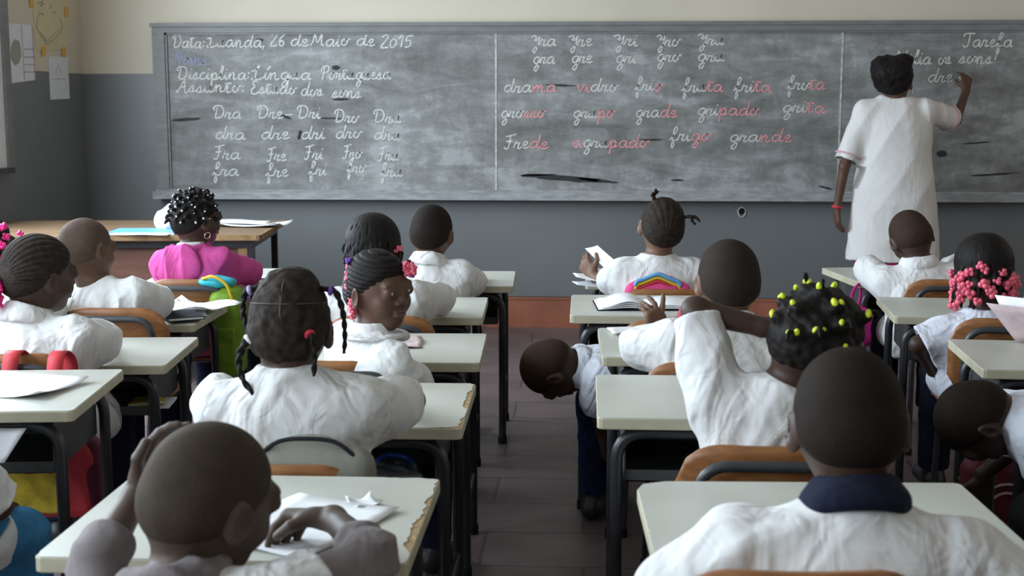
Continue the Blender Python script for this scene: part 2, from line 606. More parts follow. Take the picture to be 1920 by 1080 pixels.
for px, py, L, h, sl in ((1055, 334, 150, 11, 6), (1010, 328, 70, 3, -1), (1120, 338, 80, 6, 5), (1270, 338, 25, 4, 0), (712, 192, 0, 0, 0), (640, 186, 34, 5, 0), (535, 219, 22, 6, 3),
                         (562, 253, 9, 16, -5), (350, 224, 55, 6, -2), (1830, 268, 55, 3, -2), (1865, 327, 90, 4, -3), (620, 222, 60, 3, 1), (1548, 352, 26, 4, 3), (630, 127, 16, 9, 0), (487, 75, 14, 6, 0), (1765, 288, 20, 12, 0), (1050, 160, 60, 4, 1), (1220, 262, 45, 4, 0)):
    if not L:
        continue
    c = aty(px, py, BYF - .0015)
    n = 26
    ring = []
    for i in range(n):
        a = 2 * PI * i / n
        q = 1 + .35 * (rg.random() - .5)
        ring.append((c[0] + L / 2 / 312 * math.cos(a) * q, BYF - .0012, c[2] + (h / 2 * math.sin(a) * q - sl * math.cos(a)) / 312))
    m = MB()
    m.add(ring, [tuple(range(n))])
    part_at(m, 'scuff_mark', M['scuff'], bb, O)

# chalk handwriting: joined-up letters as strokes on a unit x-height
A_ = [(.85, .85), (.55, 1), (.22, .75), (.15, .3), (.4, .02), (.7, .25), (.88, .95)]
GL = {
    'a': (1.1, [A_, [(.88, 1), (.85, .3), (.95, .02), (1.15, .2)]]),
    'c': (.8, [[(.7, .8), (.45, 1), (.15, .6), (.2, .1), (.5, 0), (.85, .2)]]),
    'd': (1.15, [A_, [(1.0, 2), (.92, 1), (.86, .3), (.98, .02), (1.2, .2)]]),
    'e': (.8, [[(0, .15), (.45, .5), (.6, .8), (.42, 1), (.2, .7), (.2, .2), (.45, 0), (.85, .2)]]),
    'f': (.8, [[(0, .1), (.4, 1), (.6, 1.8), (.42, 2.05), (.3, 1.6), (.3, 0), (.3, -.9), (.45, -1.0), (.5, -.5), (.38, 0), (.85, .2)]]),
    'g': (1.0, [[(.85, .85), (.55, 1), (.22, .75), (.2, .3), (.45, .02), (.7, .25), (.86, .95)], [(.88, 1), (.82, -.5), (.6, -1.05), (.35, -.85), (.55, -.35), (1.05, .2)]]),
    'i': (.5, [[(0, .15), (.25, 1), (.22, .2), (.32, 0), (.55, .2)], [(.27, 1.4), (.32, 1.55)]]),
    'í': (.5, [[(0, .15), (.25, 1), (.22, .2), (.32, 0), (.55, .2)], [(.3, 1.4), (.6, 1.95)]]),
    'l': (.6, [[(0, .15), (.35, 1.2), (.42, 1.85), (.28, 2.0), (.2, 1.4), (.2, .3), (.35, 0), (.65, .2)]]),
    'm': (1.5, [[(0, .15), (.15, .9), (.25, 1), (.25, 0)], [(.25, .5), (.5, 1), (.65, .8), (.65, 0)], [(.65, .5), (.92, 1), (1.08, .8), (1.08, .2), (1.2, 0), (1.5, .2)]]),
    'n': (1.1, [[(0, .15), (.15, .9), (.25, 1), (.25, 0)], [(.25, .5), (.5, 1), (.68, .8), (.68, .2), (.8, 0), (1.1, .2)]]),
    'o': (1.0, [[(.5, 1), (.2, .75), (.15, .3), (.4, 0), (.7, .3), (.7, .75), (.5, 1), (.75, .85), (1.05, .95)]]),
    'p': (1.0, [[(0, .15), (.25, 1.1), (.25, -1)], [(.25, .6), (.5, 1), (.75, .7), (.7, .2), (.45, 0), (.3, .15)], [(.6, .03), (1.0, .2)]]),
    'r': (.75, [[(0, .15), (.16, 1.0), (.2, 1.2), (.3, .82), (.58, .88), (.5, .6), (.42, .2), (.52, 0), (.8, .2)]]),
    's': (.8, [[(0, .1), (.4, 1), (.5, .5), (.4, .05), (.15, .1)], [(.4, .03), (.85, .2)]]),
    't': (.7, [[(0, .15), (.3, 1.5), (.28, .3), (.4, 0), (.7, .2)], [(.0, 1.3), (.65, 1.4)]]),
    'u': (1.05, [[(0, .15), (.15, 1), (.15, .3), (.35, 0), (.6, .3), (.68, 1), (.66, .25), (.78, 0), (1.05, .2)]]),
    'v': (.9, [[(0, .8), (.15, 1), (.25, .4), (.4, 0), (.65, .6), (.7, 1), (.95, .9)]]),
    'D': (1.4, [[(.40, 1.75), (.32, .3), (.1, .05), (.45, .1), (1.0, .3), (1.2, 1.1), (.9, 1.85), (.3, 1.95), (0, 1.6), (.15, 1.3)]]),
    'L': (1.2, [[(-.05, 1.25), (.2, 1.3), (.6, 1.7), (.72, 2.05), (.55, 2.0), (.45, 1.2), (.40, .4), (.2, .02), (.02, .12), (.25, .2), (.75, 0), (1.15, .25)]]),
    'M': (1.5, [[(0, .1), (.2, .6), (.3, 2)], [(.3, 2), (.7, .5), (1.1, 2)], [(1.1, 2), (1.15, .2), (1.45, .15)]]),
    'N': (1.2, [[(0, .3), (.15, .1), (.25, .5), (.35, 2)], [(.35, 2), (.85, .1)], [(.85, .1), (1.05, 2.1)]]),
    'P': (1.1, [[(.4, 1.9), (.3, 0)], [(.0, 1.2), (.2, 1.9), (.9, 2.0), (.95, 1.3), (.4, .95)]]),
    'A': (1.25, [[(0, .4), (.1, .05), (.4, .8), (.75, 2), (.82, 1), (.95, 0), (1.25, .15)], [(.3, .8), (.95, .9)]]),
    'E': (1.1, [[(.85, 1.8), (.5, 2), (.25, 1.6), (.55, 1.1), (.2, .7), (.25, .1), (.7, 0), (1.1, .3)]]),
    'F': (.95, [[(.0, 1.75), (.4, 1.85), (1.0, 2.1)], [(.5, 1.9), (.45, .2), (.2, -.1), (0, .15)], [(.15, 1), (.75, 1.05)]]),
    'G': (1.0, [[(-.1, 1.3), (.3, 1.55), (.5, 1.2), (.35, .9), (.6, .85), (.88, 1.4)], [(.88, 1.4), (.8, .0), (.6, -.95), (.35, -.7), (.55, -.2), (1.0, .2)]]),
    'T': (1.1, [[(0, 1.5), (.2, 1.95), (1.25, 1.95)], [(.7, 1.95), (.65, .3), (.35, 0), (.1, .3)]]),
    '2': (.9, [[(.1, 1.5), (.45, 1.9), (.7, 1.5), (.1, .05), (.85, .05)]]),
    '6': (.9, [[(.7, 1.8), (.25, 1.1), (.2, .3), (.5, 0), (.7, .4), (.45, .8), (.22, .5)]]),
    '0': (.85, [[(.4, 1.3), (.12, .9), (.15, .2), (.45, .05), (.65, .5), (.62, 1.1), (.4, 1.3)]]),
    '1': (.6, [[(.05, 1.2), (.4, 1.8), (.38, 0)]]),
    '5': (.9, [[(.3, 1.7), (.2, 1.0), (.6, 1.0), (.65, .3), (.15, 0)], [(.3, 1.7), (.85, 1.75)]]),
    ':': (.4, [[(.18, .1), (.26, .38)], [(.18, .75), (.26, 1.03)]]),
    ',': (.4, [[(.25, .15), (.1, -.5)]]),
    '!': (.5, [[(.35, 1.8), (.25, .5)], [(.2, .1), (.23, .18)]]),
    '-': (.8, [[(.1, .55), (.7, .6)]]),
}


def catmull(P, n=5):
    P = [np.array(p, float) for p in P]
    if len(P) == 2:
        return P
    Q = [2 * P[0] - P[1]] + P + [2 * P[-1] - P[-2]]
    out = []
    for i in range(1, len(Q) - 2):
        for j in range(n):
            t = j / n
            out.append(.5 * (2 * Q[i] + (Q[i + 1] - Q[i - 1]) * t + (2 * Q[i - 1] - 5 * Q[i] + 4 * Q[i + 1] - Q[i + 2]) * t * t + (3 * Q[i] - Q[i - 1] - 3 * Q[i + 1] + Q[i + 2]) * t ** 3))
    out.append(P[-1])
    return out


PXM = 1 / 312.0
SHIFT = 0


def word(text, x0, yb, x1, cols=None, xh=12.5, width=.0077, name='chalk_word', slant=.16):
    """cols: one letter per character, w white, p pink, b blue"""
    cols = cols or 'w' * len(text)
    tot = sum(GL[c][0] for c in text)
    p0 = aty(x0, yb, BYF - .002)
    p1 = aty(x1, yb, BYF - .002)
    sx = (p1[0] - p0[0]) / tot
    sz = xh * PXM
    mb = MB()
    cx = 0
    for ch, cc in zip(text, cols):
        wd, strokes = GL[ch]
        jit = random.uniform(-.06, .06)
        for st in strokes:
            P = catmull(st)
            ring = [np.array((p0[0] + (cx + x) * sx + slant * y * sz, p0[2] + (y + jit) * sz)) for x, y in P]
            L, Rr = [], []
            for i in range(len(ring)):
                t = ring[min(i + 1, len(ring) - 1)] - ring[max(i - 1, 0)]
                t /= np.linalg.norm(t) + 1e-9
                nn = np.array((-t[1], t[0])) * width / 2 * random.uniform(.8, 1.2)
                L.append(ring[i] + nn)
                Rr.append(ring[i] - nn)
            yy = BYF - .0018 - .0002 * random.random()
            V = [(q[0], yy, q[1]) for q in L] + [(q[0], yy, q[1]) for q in Rr]
            n = len(L)
            mb.add(V, [(i, i + n, i + n + 1, i + 1) for i in range(n - 1)], 'wpb'.index(cc))
        cx += wd
    o = part_at(mb, name, [M['chalk'], M['pink_chalk'], M['blue_chalk']], bb, O)
    return o


for a in (('Data:', 322, 90, 383), ('Luanda,', 387, 88, 497), ('26', 505, 86, 535), ('de', 543, 86, 578), ('Maio', 582, 86, 655), ('de', 667, 86, 702), ('2015', 712, 89, 773),
          ('Nome:', 325, 122, 395, 'bbbbb'), ('Disciplina:', 330, 149, 468), ('Língua', 470, 149, 583), ('Portuguesa', 600, 149, 732),
          ('Assunto:', 330, 173, 458), ('Estudo', 468, 176, 555), ('dos', 563, 180, 605), ('sons', 622, 183, 676),
          ('Dra', 398, 222, 452), ('Dre', 480, 222, 530), ('-', 532, 222, 550), ('Dri', 555, 222, 600), ('Dro', 625, 230, 672), ('Dru', 698, 230, 752),
          ('dra', 402, 261, 460), ('dre', 488, 260, 542), ('dri', 563, 260, 608), ('dro', 628, 259, 677), ('dru', 700, 262, 752),
          ('Fra', 400, 298, 450), ('Fre', 500, 301, 536), ('Fri', 570, 298, 605), ('Fro', 642, 297, 678), ('Fru', 708, 300, 748),
          ('fra', 398, 330, 447), ('fre', 498, 331, 540), ('fri', 578, 328, 612), ('fro', 650, 323, 685), ('fru', 712, 331, 755),
          ('Gra', 995, 86, 1042), ('Gre', 1065, 86, 1110), ('Gri', 1150, 86, 1195), ('Gro', 1230, 86, 1274), ('Gru', 1307, 84, 1358),
          ('gra', 998, 119, 1040), ('gre', 1070, 118, 1110), ('gri', 1153, 118, 1193), ('gro', 1230, 115, 1275), ('gru', 1306, 115, 1358),
          ('drama', 943, 173, 1042, 'wwwpp'), ('vidro', 1080, 172, 1158, 'ppwww'), ('frio', 1190, 170, 1242, 'wwwp'), ('fruta', 1278, 172, 1355, 'wwwpp'), ('frita', 1375, 172, 1445, 'wwwpp'), ('frota', 1475, 168, 1546, 'wwwpp'),
          ('grosso', 938, 221, 1022, 'wwwppp'), ('grupo', 1073, 221, 1152, 'wwwpp'), ('grade', 1190, 220, 1268, 'wwwpp'), ('gripado', 1306, 216, 1422, 'wwwpppp'), ('grita', 1465, 211, 1547, 'wwwpp'),
          ('Frede', 945, 278, 1027, 'wwwpp'), ('agrupado', 1072, 276, 1215, 'pwwwpppp'), ('frigo', 1255, 264, 1332, 'wwwpp'), ('grande', 1366, 266, 1483, 'wwwppp'),
          ('Tarefa', 1803, 88, 1898), ('lia', 1712, 120, 1745), ('os', 1757, 120, 1783), ('sons!', 1797, 119, 1868), ('dre', 1738, 154, 1785), ('N', 1672, 120, 1700)):
    word(*a)

# ------------------------------------------------------------------ papers and frame on the left wall
wx = LX + .003


def wall_sheet(name, label, cat, c4, matl, draw=None):
    """c4: pixel corners tl, tr, br, bl on the left wall"""
    P = [atx(x, y, wx) for x, y in c4]
    b = P[3].copy()
    o = thing(name, label, cat, tuple(b))
    mb = MB()
    mb.add([(p[0], p[1], p[2]) for p in P] + [(p[0] - .002, p[1], p[2]) for p in P], [(0, 3, 2, 1), (4, 5, 6, 7), (0, 1, 5, 4), (1, 2, 6, 5), (2, 3, 7, 6), (3, 0, 4, 7)])
    part_at(mb, 'sheet', matl, o, b)
    return o, b


def wall_line(mb, pts, r=.0022, mi=0):
    mb.tube([atx(x, y, wx + .001) for x, y in pts], r, 5, mi)


o, b = wall_sheet('drawing_sheet', 'bluish printed sheet with a grey figure and red ruled boxes on the left wall', 'poster', ((8, 43), (60, 47), (67, 150), (14, 157)), M['paper_grey'])
mb = MB()
ring = [atx(30 + 10 * math.cos(a) * (1 + .06 * math.sin(5 * a)), 98 + 24 * math.sin(a) * (1 + .05 * math.cos(7 * a)), wx + .0012) for a in np.linspace(0, 2 * PI, 25)[:-1]]
mb.add(ring, [tuple(reversed(range(24)))])
part_at(mb, 'printed_figure', M['ink'], o, b)
mb = MB()
for pts in (((40, 48), (46, 152)), ((45, 92), (64, 92)), ((45, 107), (65, 107)), ((46, 121), (65, 121)), ((46, 135), (66, 135)), ((60, 48), (66, 150))):
    wall_line(mb, pts, .0016)
part_at(mb, 'ruled_box', M['ink_red'], o, b)
o, b = wall_sheet('heart_poster', 'yellow paper poster with a pencilled heart, taped high on the left wall', 'poster', ((60, -14), (126, -16), (128, 92), (68, 96)), M['poster_yellow'])
mb = MB()
wall_line(mb, ((70, 34), (68, 50), (76, 66), (88, 84), (100, 74), (114, 60), (117, 46), (112, 36)), .0024)
wall_line(mb, ((76, 60), (88, 78), (112, 54)), .0016)
wall_line(mb, ((70, 34), (74, 24), (82, 27)), .003)
wall_line(mb, ((94, 10), (95, 16)), .004)
wall_line(mb, ((98, 24), (106, 22)), .002)
wall_line(mb, ((70, 8), (80, 2), (76, 12), (84, 6)), .002)
part_at(mb, 'pencil_drawing', M['ink'], o, b)
for x, y in ((60, 4), (125, 22), (82, 96), (120, 98)):
    mb = MB()
    P = [atx(x + dx, y + dy, wx + .002) for dx, dy in ((-4, -9), (4, -9), (4, 9), (-4, 9))]
    mb.add(P, [(0, 3, 2, 1)])
    part_at(mb, 'tape_strip', M['tape'], o, b)
o, b = wall_sheet('white_notice', 'small white sheet hanging below the yellow heart poster on the left wall', 'poster', ((91, 106), (127, 106), (131, 185), (95, 187)), M['paper_grey'])
mb = MB()
wall_line(mb, ((97, 148), (124, 147)), .0012)
wall_line(mb, ((104, 140), (109, 122), (116, 139)), .0012)
part_at(mb, 'faint_drawing', M['paper_pink'], o, b)
o = thing('notice_board', 'grey framed notice board on the left wall at the frame edge', 'board', (LX, 6.87, 1.03))
mb = MB()
mb.box((LX, 6.38, 1.02), (LX + .02, 6.80, 2.2))
part_at(mb, 'panel', M['paper_grey'], o, (LX, 6.87, 1.03))
mb = MB()
mb.box((LX, 6.80, 1.02), (LX + .035, 6.875, 2.2)); mb.box((LX, 6.38, 2.12), (LX + .035, 6.8, 2.2))
part_at(mb, 'frame', M['grey_frame'], o, (LX, 6.87, 1.03))
mb = MB()
mb.box((LX, 6.38, 1.0), (LX + .05, 6.83, 1.03))
part_at(mb, 'ledge', M['tray_metal'], o, (LX, 6.87, 1.03))


# ------------------------------------------------------------------ school desks
DW, DD = .60, .48


def desk(label, x, y, side='r', rz=0, h=.63, wear=0, clip=0, DD=.48):
    """x, y: the near corner on the given side (r or l) of the top, seen from the back of the room"""
    a = math.radians(rz)
    ox = -DW / 2 if side == 'r' else DW / 2
    cx = x + ox * math.cos(a) - DD / 2 * math.sin(a)
    cy = y + ox * math.sin(a) + DD / 2 * math.cos(a)
    d = thing('school_desk', label, 'desk', (cx, cy, 0), a, 'pale topped single school desks in rows')
    X, Y = DW / 2, DD / 2
    rr = random.Random(int(cx * 100) + int(cy * 1000))
    out = rrect(-X, -Y, X, Y, .012, 2)
    if clip:                                   # broken off far corner
        s = -1 if clip < 0 else 1
        out = [p for p in out if not (p[0] * s > X - .06 and p[1] > Y - .04)]
        extra = [(s * X, Y - .05), (s * (X - .012), Y - .018), (s * (X - .055), Y)]
        # insert at the right place in ccw order
        out = sorted(out + extra, key=lambda p: math.atan2(p[1] / Y, p[0] / X))
    m = MB()
    m.slab(out, h - .027, h - .0015, 1 if wear else 0, .002, 0)
    t = m.build('tabletop', [M['edging'], M['chip']], d)
    m = MB()
    lam = []
    n = len(out)
    for i in range(n):
        p, q = np.array(out[i]), np.array(out[(i + 1) % n])
        L = np.linalg.norm(q - p)
        k = max(1, int(L / .012))
        for j in range(k):
            lam.append(p + (q - p) * j / k)
    res = []
    cur = 0
    for p in lam:
        ins = .0015
        jag = (wear and ((p[0] > X - .004) or (p[0] > X - .1 and p[1] > Y - .004 and wear > 1) or (p[0] > X - .14 and p[1] < -Y + .004 and wear < 2 and p[0] > X - .1)))
        if jag:
            cur = max(.001, min(.022 if wear > 1 else .014, cur + rr.uniform(-.0055, .0058)))
            ins = cur + rr.uniform(0, .0015)
        elif rr.random() < .02:
            ins = .004
        c = np.array(p)
        res.append((c[0] - math.copysign(min(ins, abs(c[0])), c[0]) * (abs(c[0]) > X - .06), c[1] - math.copysign(min(ins, abs(c[1])), c[1]) * (abs(c[1]) > Y - .06)))
    m.slab(res, h - .0016, h)
    m.build('laminate_sheet', M['laminate'], t)
    lx = X - .045
    for s in (-1, 1):                          # bent tube frames along near and far edges
        yy = s * (Y - .045)
        m = MB()
        m.tube(fillet([(-lx, yy, .012), (-lx, yy, h - .044), (lx, yy, h - .044), (lx, yy, .012)], .07, 7), .0145, 12)
        f = m.build('leg_frame', M['black_metal'], d)
        for s2 in (-1, 1):
            m = MB()
            m.tube([(s2 * lx, yy, 0), (s2 * lx, yy, .03)], .0175, 12)
            m.build('foot_cap', M['rubber'], f)
    m = MB()                                   # open book tray under the top
    zt = h - .044
    for s in (-1, 1):
        m.box((s * (lx - .02) - .0015, -Y + .055, zt - .115), (s * (lx - .02) + .0015, Y - .055, zt))
    m.box((-lx + .02, -Y + .055, zt - .118), (lx - .02, Y - .055, zt - .115))
    m.box((-lx + .02, Y - .058, zt - .115), (lx - .02, Y - .055, zt))
    m.box((-lx + .02, -Y + .055, zt - .118), (lx - .02, -Y + .058, zt - .090))
    m.build('book_tray', M['tray_metal'], d)
    for s in (-1, 1):
        m = MB()
        m.tube([(s * lx, -Y + .045, .20), (s * lx, Y - .045, .20)], .009, 8)
        m.build('side_rail', M['black_metal'], d)
    return d


DESKS = {}
for key, lab, args in (
        ('A1', 'pale school desk at the left frame edge with a creased white sheet on it', dict(x=-1.17, y=2.865, rz=6, h=.66)),
        ('A2', 'pale school desk in front of the girl with the beaded ponytail', dict(x=-1.225, y=3.69, rz=5, h=.60)),
        ('A3', 'pale school desk under scattered white papers, in front of the bald boy', dict(x=-1.365, y=4.43, rz=1, h=.595)),
        ('A4', 'pale school desk at which the child in the pink hoodie leans', dict(x=-1.23, y=5.29, rz=4)),
        ('B1', 'pale school desk with splintered right edge, in front of the near bald boy', dict(x=-.276, y=1.957, rz=0, wear=2, h=.64)),
        ('B2', 'pale school desk with ragged right edge, in front of the girl with four pigtails', dict(x=-.272, y=2.83, rz=1, wear=1, h=.64)),
        ('B3', 'pale school desk in front of the girl who looks back at us', dict(x=-.292, y=3.58, rz=2, h=.64)),
        ('B4', 'pale school desk under the right sleeve of the child with loose thin braids', dict(x=-.347, y=4.37, rz=2, h=.64)),
        ('B5', 'pale school desk nearest the front wall in the left middle row', dict(x=-.283, y=5.10, rz=2, h=.648)),
        ('C1', 'pale school desk with a broken far corner, before the navy collar boy', dict(x=.11, y=1.955, side='l', rz=2, clip=-1, h=.66, DD=.415)),
        ('C2', 'pale school desk with an empty top, left of the girl with yellow hair ties', dict(x=.029, y=2.865, side='l', rz=0, h=.66)),
        ('C3', 'small looking pale school desk at the elbow of the boy holding up his left hand', dict(x=.048, y=3.56, side='l', rz=1, h=.665)),
        ('C4', 'pale school desk carrying an open thick notebook', dict(x=-.05, y=4.25, side='l', rz=0, h=.67)),
        ('C5', 'pale school desk in front of the child holding loose sheets, near the front wall', dict(x=.0, y=5.20, side='l', rz=0, h=.65)),
        ('D1', 'pale school desk at right frame edge with a magazine standing on it', dict(x=1.10, y=3.62, side='l', rz=-4)),
        ('D2', 'pale school desk in front of the child with many pink hair beads', dict(x=1.07, y=4.54, side='l', rz=-5)),
        ('D3', 'pale school desk under the boy resting his head, nearest the teacher', dict(x=1.13, y=5.45, side='l', rz=8))):
    DESKS[key] = desk(lab, **args)


# ------------------------------------------------------------------ chairs
def chair_proto():
    c = thing('school_chair', 'x', 'chair', (0, 0, 0), 0, 'plywood school chairs on dark tube frames')
    SH, W2 = .37, .19

    def bow(x):                                # curve of the backrest in plan, ends forward
        return .035 * (x / W2) ** 2
    # backrest: a bent plywood panel with a rounded top
    g = []
    nx, nz = 19, 12
    zb, zt = .455, .683
    R = .095
    for i in range(nx):
        x = -W2 + 2 * W2 * i / (nx - 1)
        ex = max(0, abs(x) - (W2 - R))
        top = zt - (R - math.sqrt(max(R * R - ex * ex, 0))) * .9
        ex2 = max(0, abs(x) - (W2 - .04))
        bot = zb + (.04 - math.sqrt(max(.0016 - ex2 * ex2, 0)))
        g.append([(x, bow(x) - .05 * (z_ - .5) * .6, z_) for z_ in np.linspace(bot, top, nz)])
    m = MB(); m.sheet(g, .013)
    m.build('backrest', M['ply'], c)
    # seat
    g = []
    for i in range(13):
        y = .02 + .34 * i / 12
        e = max(0, abs(y - .19) - .13)
        hw = .18 - (.04 - math.sqrt(max(.0016 - e * e, 0)))
        g.append([(x, y, SH + .012 * (abs(x) / .18) ** 2 - .018 * max(0, (y - .26) / .1) ** 2) for x in np.linspace(-hw, hw, 11)][::-1])
    m = MB(); m.sheet(g, .012)
    m.build('seat', M['ply'], c)
    # rear legs and arch behind the backrest, one bent tube
    pts = [(-.165, -.065, .01), (-.150, -.012, .40), (-.147, -.018 + bow(.147) * .7, .50), (-.145, -.034, .652), (.145, -.034, .652), (.147, -.018 + bow(.147) * .7, .50), (.150, -.012, .40), (.165, -.065, .01)]
    m = MB(); m.tube(fillet(pts, .062, 7), .0115, 12)
    f = m.build('back_frame', M['grey_tube'], c)
    for s in (-1, 1):
        m = MB(); m.tube([(s * .1655, -.067, 0), (s * .165, -.0645, .025)], .0145, 10); m.build('foot_cap', M['rubber'], f)
    for s in (-1, 1):
        m = MB()
        m.tube(fillet([(s * .151, -.014, SH - .022), (s * .151, .30, SH - .022), (s * .158, .335, .01)], .05, 6), .0105, 10)
        l = m.build('front_leg', M['grey_tube'], c)
        m = MB(); m.tube([(s * .158, .336, 0), (s * .158, .334, .025)], .0135, 10); m.build('foot_cap', M['rubber'], l)
    m = MB()
    m.tube([(-.151, .08, SH - .022), (.151, .08, SH - .022)], .009, 8)
    m.tube([(-.151, .27, SH - .022), (.151, .27, SH - .022)], .009, 8)
    m.build('seat_rail', M['grey_tube'], c)
    return c


CH0 = chair_proto()
CHAIRS = {}
first = True
for key, lab, x, y, rz in (
        ('A1', 'plywood school chair at the left frame edge under the child in blue trousers', -1.52, 2.42, 4),
        ('A2', 'plywood school chair with two red bag straps looped over its back', -1.58, 3.41, 4),
        ('A3', 'plywood school chair behind the bald boy by the brown table, orange back showing', -1.585, 4.23, 2),
        ('A4', 'plywood school chair with a green schoolbag on its right, behind the pink hoodie', -1.54, 4.97, 2),
        ('A5', 'plywood school chair under the child cut off at the left frame edge', -2.12, 3.95, 4),
        ('B1', 'plywood school chair under the near bald boy in grey hood', -.57, 1.53, 0),
        ('B2', 'plywood school chair with a grey bag on it, behind the girl with four pigtails', -.622, 2.485, 0),
        ('B3', 'plywood school chair under the girl looking back at us', -.655, 3.365, 3),
        ('B4', 'plywood school chair directly beyond the girl looking back at us', -.66, 4.11, 2),
        ('B5', 'plywood school chair under the short haired boy in the front of the left middle row', -.64, 4.885, 2),
        ('C1', 'plywood school chair at the bottom edge under the boy with navy collar', .300, 1.70, 2),
        ('C2', 'large plywood school chair with worn varnish, under the girl with yellow hair ties', .372, 2.54, 0),
        ('C3', 'plywood school chair under the boy holding up his left hand', .340, 3.395, 0),
        ('C4', 'plywood school chair with a crimson bag, under the child bent into the aisle', .29, 4.075, 0),
        ('C5', 'plywood school chair with a bright pink bag, under the child holding loose sheets', .31, 4.79, 0),
        ('D1', 'plywood school chair at right edge under the boy bent down sideways', 1.44, 3.12, -3),
        ('D2', 'plywood school chair under the child with many pink hair beads', 1.355, 4.17, -4),
        ('D3', 'plywood school chair under the boy resting his head on his desk', 1.43, 5.13, 2)):
    c = CH0 if first else copy_tree(CH0)
    first = False
    c.location = (x, y, 0)
    c.rotation_euler = (0, 0, math.radians(rz))
    c['label'] = lab
    if key == 'C1':
        c.scale = (1, 1, 1.07)
    if key == 'B2':
        c.scale = (1, 1, .945)
    CHAIRS[key] = c

# ------------------------------------------------------------------ teacher's table
TT = thing('teacher_table', 'large worn brown wooden table in the front left corner, papers on it', 'table', (-2.33, 6.52, 0), math.radians(5))
m = MB()
out = rrect(-.74, -.43, .74, .43, .01, 2)
m.slab(out, .712, .74, 0, .003)
t = m.build('tabletop', M['desk_wood'], TT)
m = MB()
rr = random.Random(4)
L = [(.742, y_ / 100) for y_ in range(-43, 44, 3)]
V = [(.742 - rr.uniform(.004, .03), y, .7412) for x, y in L] + [(.743, y, .7412) for x, y in L] + [(.743, y, .716) for x, y in L]
n = len(L)
m.add(V, [(i, i + n, i + n + 1, i + 1) for i in range(n - 1)] + [(i + n, i + 2 * n, i + 2 * n + 1, i + n + 1) for i in range(n - 1)])
L = [(x_ / 100, -.43) for x_ in range(-20, 75, 4)]
V = [(x, y + rr.uniform(.002, .02), .7412) for x, y in L] + [(x, y - .001, .7412) for x, y in L] + [(x, y - .001, .716) for x, y in L]
n = len(L)
m.add(V, [(i + n, i, i + 1, i + n + 1) for i in range(n - 1)] + [(i + 2 * n, i + n, i + n + 1, i + 2 * n + 1) for i in range(n - 1)])
m.build('worn_edge', M['worn_wood'], t)
m = MB()
m.box((-.70, -.385, .675), (.70, -.355, .712)); m.box((-.70, .36, .675), (.70, .39, .712)); m.box((.67, -.36, .675), (.70, .36, .712)); m.box((-.70, -.36, .675), (-.67, .36, .712))
m.build('apron_frame', M['black_metal'], TT)
for sx in (-1, 1):
    for sy in (-1, 1):
        m = MB(); m.box((sx * .685 - .016, sy * .372 - .016, 0), (sx * .685 + .016, sy * .372 + .016, .712)); m.build('leg', M['black_metal'], TT)
m = MB(); m.box((-.66, -.36, .16), (.62, -.34, .675)); m.build('modesty_panel', M['panel_wood'], TT)
m = MB(); m.box((.62, -.375, .10), (.665, -.335, .675)); m.build('side_batten', M['worn_wood'], TT)


# ------------------------------------------------------------------ papers, notebooks
def loose(name, label, cat, x, y, z, w_, h_, rz, matl, bend=.0, thick=.0012, group=None, seed=0, n=9, nparts='sheet'):
    o = thing(name, label, cat, (x, y, z), math.radians(rz), group)
    rr = np.random.default_rng(seed)
    f1, f2, p1, p2 = rr.uniform(3, 8), rr.uniform(3, 8), rr.uniform(0, 6), rr.uniform(0, 6)
    g = []
    for i in range(n):
        u = -w_ / 2 + w_ * i / (n - 1)
        row = []
        for j in range(n):
            v = -h_ / 2 + h_ * j / (n - 1)
            e = (abs(u) / w_ * 2) ** 3 + (abs(v) / h_ * 2) ** 3
            zz = thick + .0008 + bend * (.5 + .5 * math.sin(f1 * u / w_ + p1) * math.sin(f2 * v / h_ + p2)) * e * .6
            row.append((u, v, zz))
        g.append(row)
    m = MB(); m.sheet(g, thick)
    m.build(nparts, matl, o)
    return o


loose('paper_sheet', 'creased white sheet lying on the left foreground desk', 'paper', -1.40, 3.09, .66, .27, .21, -12, M['paper'], .03, seed=3)
loose('paper_sheet', 'white sheet under the hands of the near bald boy', 'paper', -.475, 2.13, .64, .21, .28, -22, M['paper'], .012, seed=4)
loose('paper_sheet', 'small folded white scrap behind the near boy\'s writing hand', 'paper', -.395, 2.26, .64, .05, .05, 35, M['paper'], .012, seed=14)
loose('paper_sheet', 'white sheet curling on the papered desk by the bald boy', 'paper', -1.45, 4.75, .604, .27, .20, -18, M['paper'], .035, seed=5)
loose('paper_sheet', 'lower sheet fanned out under the curling one', 'paper', -1.50, 4.62, .596, .24, .19, 22, M['paper'], .014, seed=6)
loose('printed_page', 'pinkish printed page by the elbow of the girl looking back', 'paper', -.555, 3.88, .64, .12, .20, 8, M['paper_pink'], .012, seed=7)
loose('paper_sheet', 'white sheet at the far edge of the desk by the raised hand', 'paper', .16, 3.95, .665, .17, .10, 10, M['paper'], .02, seed=8)
loose('paper_sheet', 'white scrap on the front left desk beside the pink hoodie', 'paper', -1.36, 5.42, .63, .12, .09, 18, M['paper'], .02, seed=9)


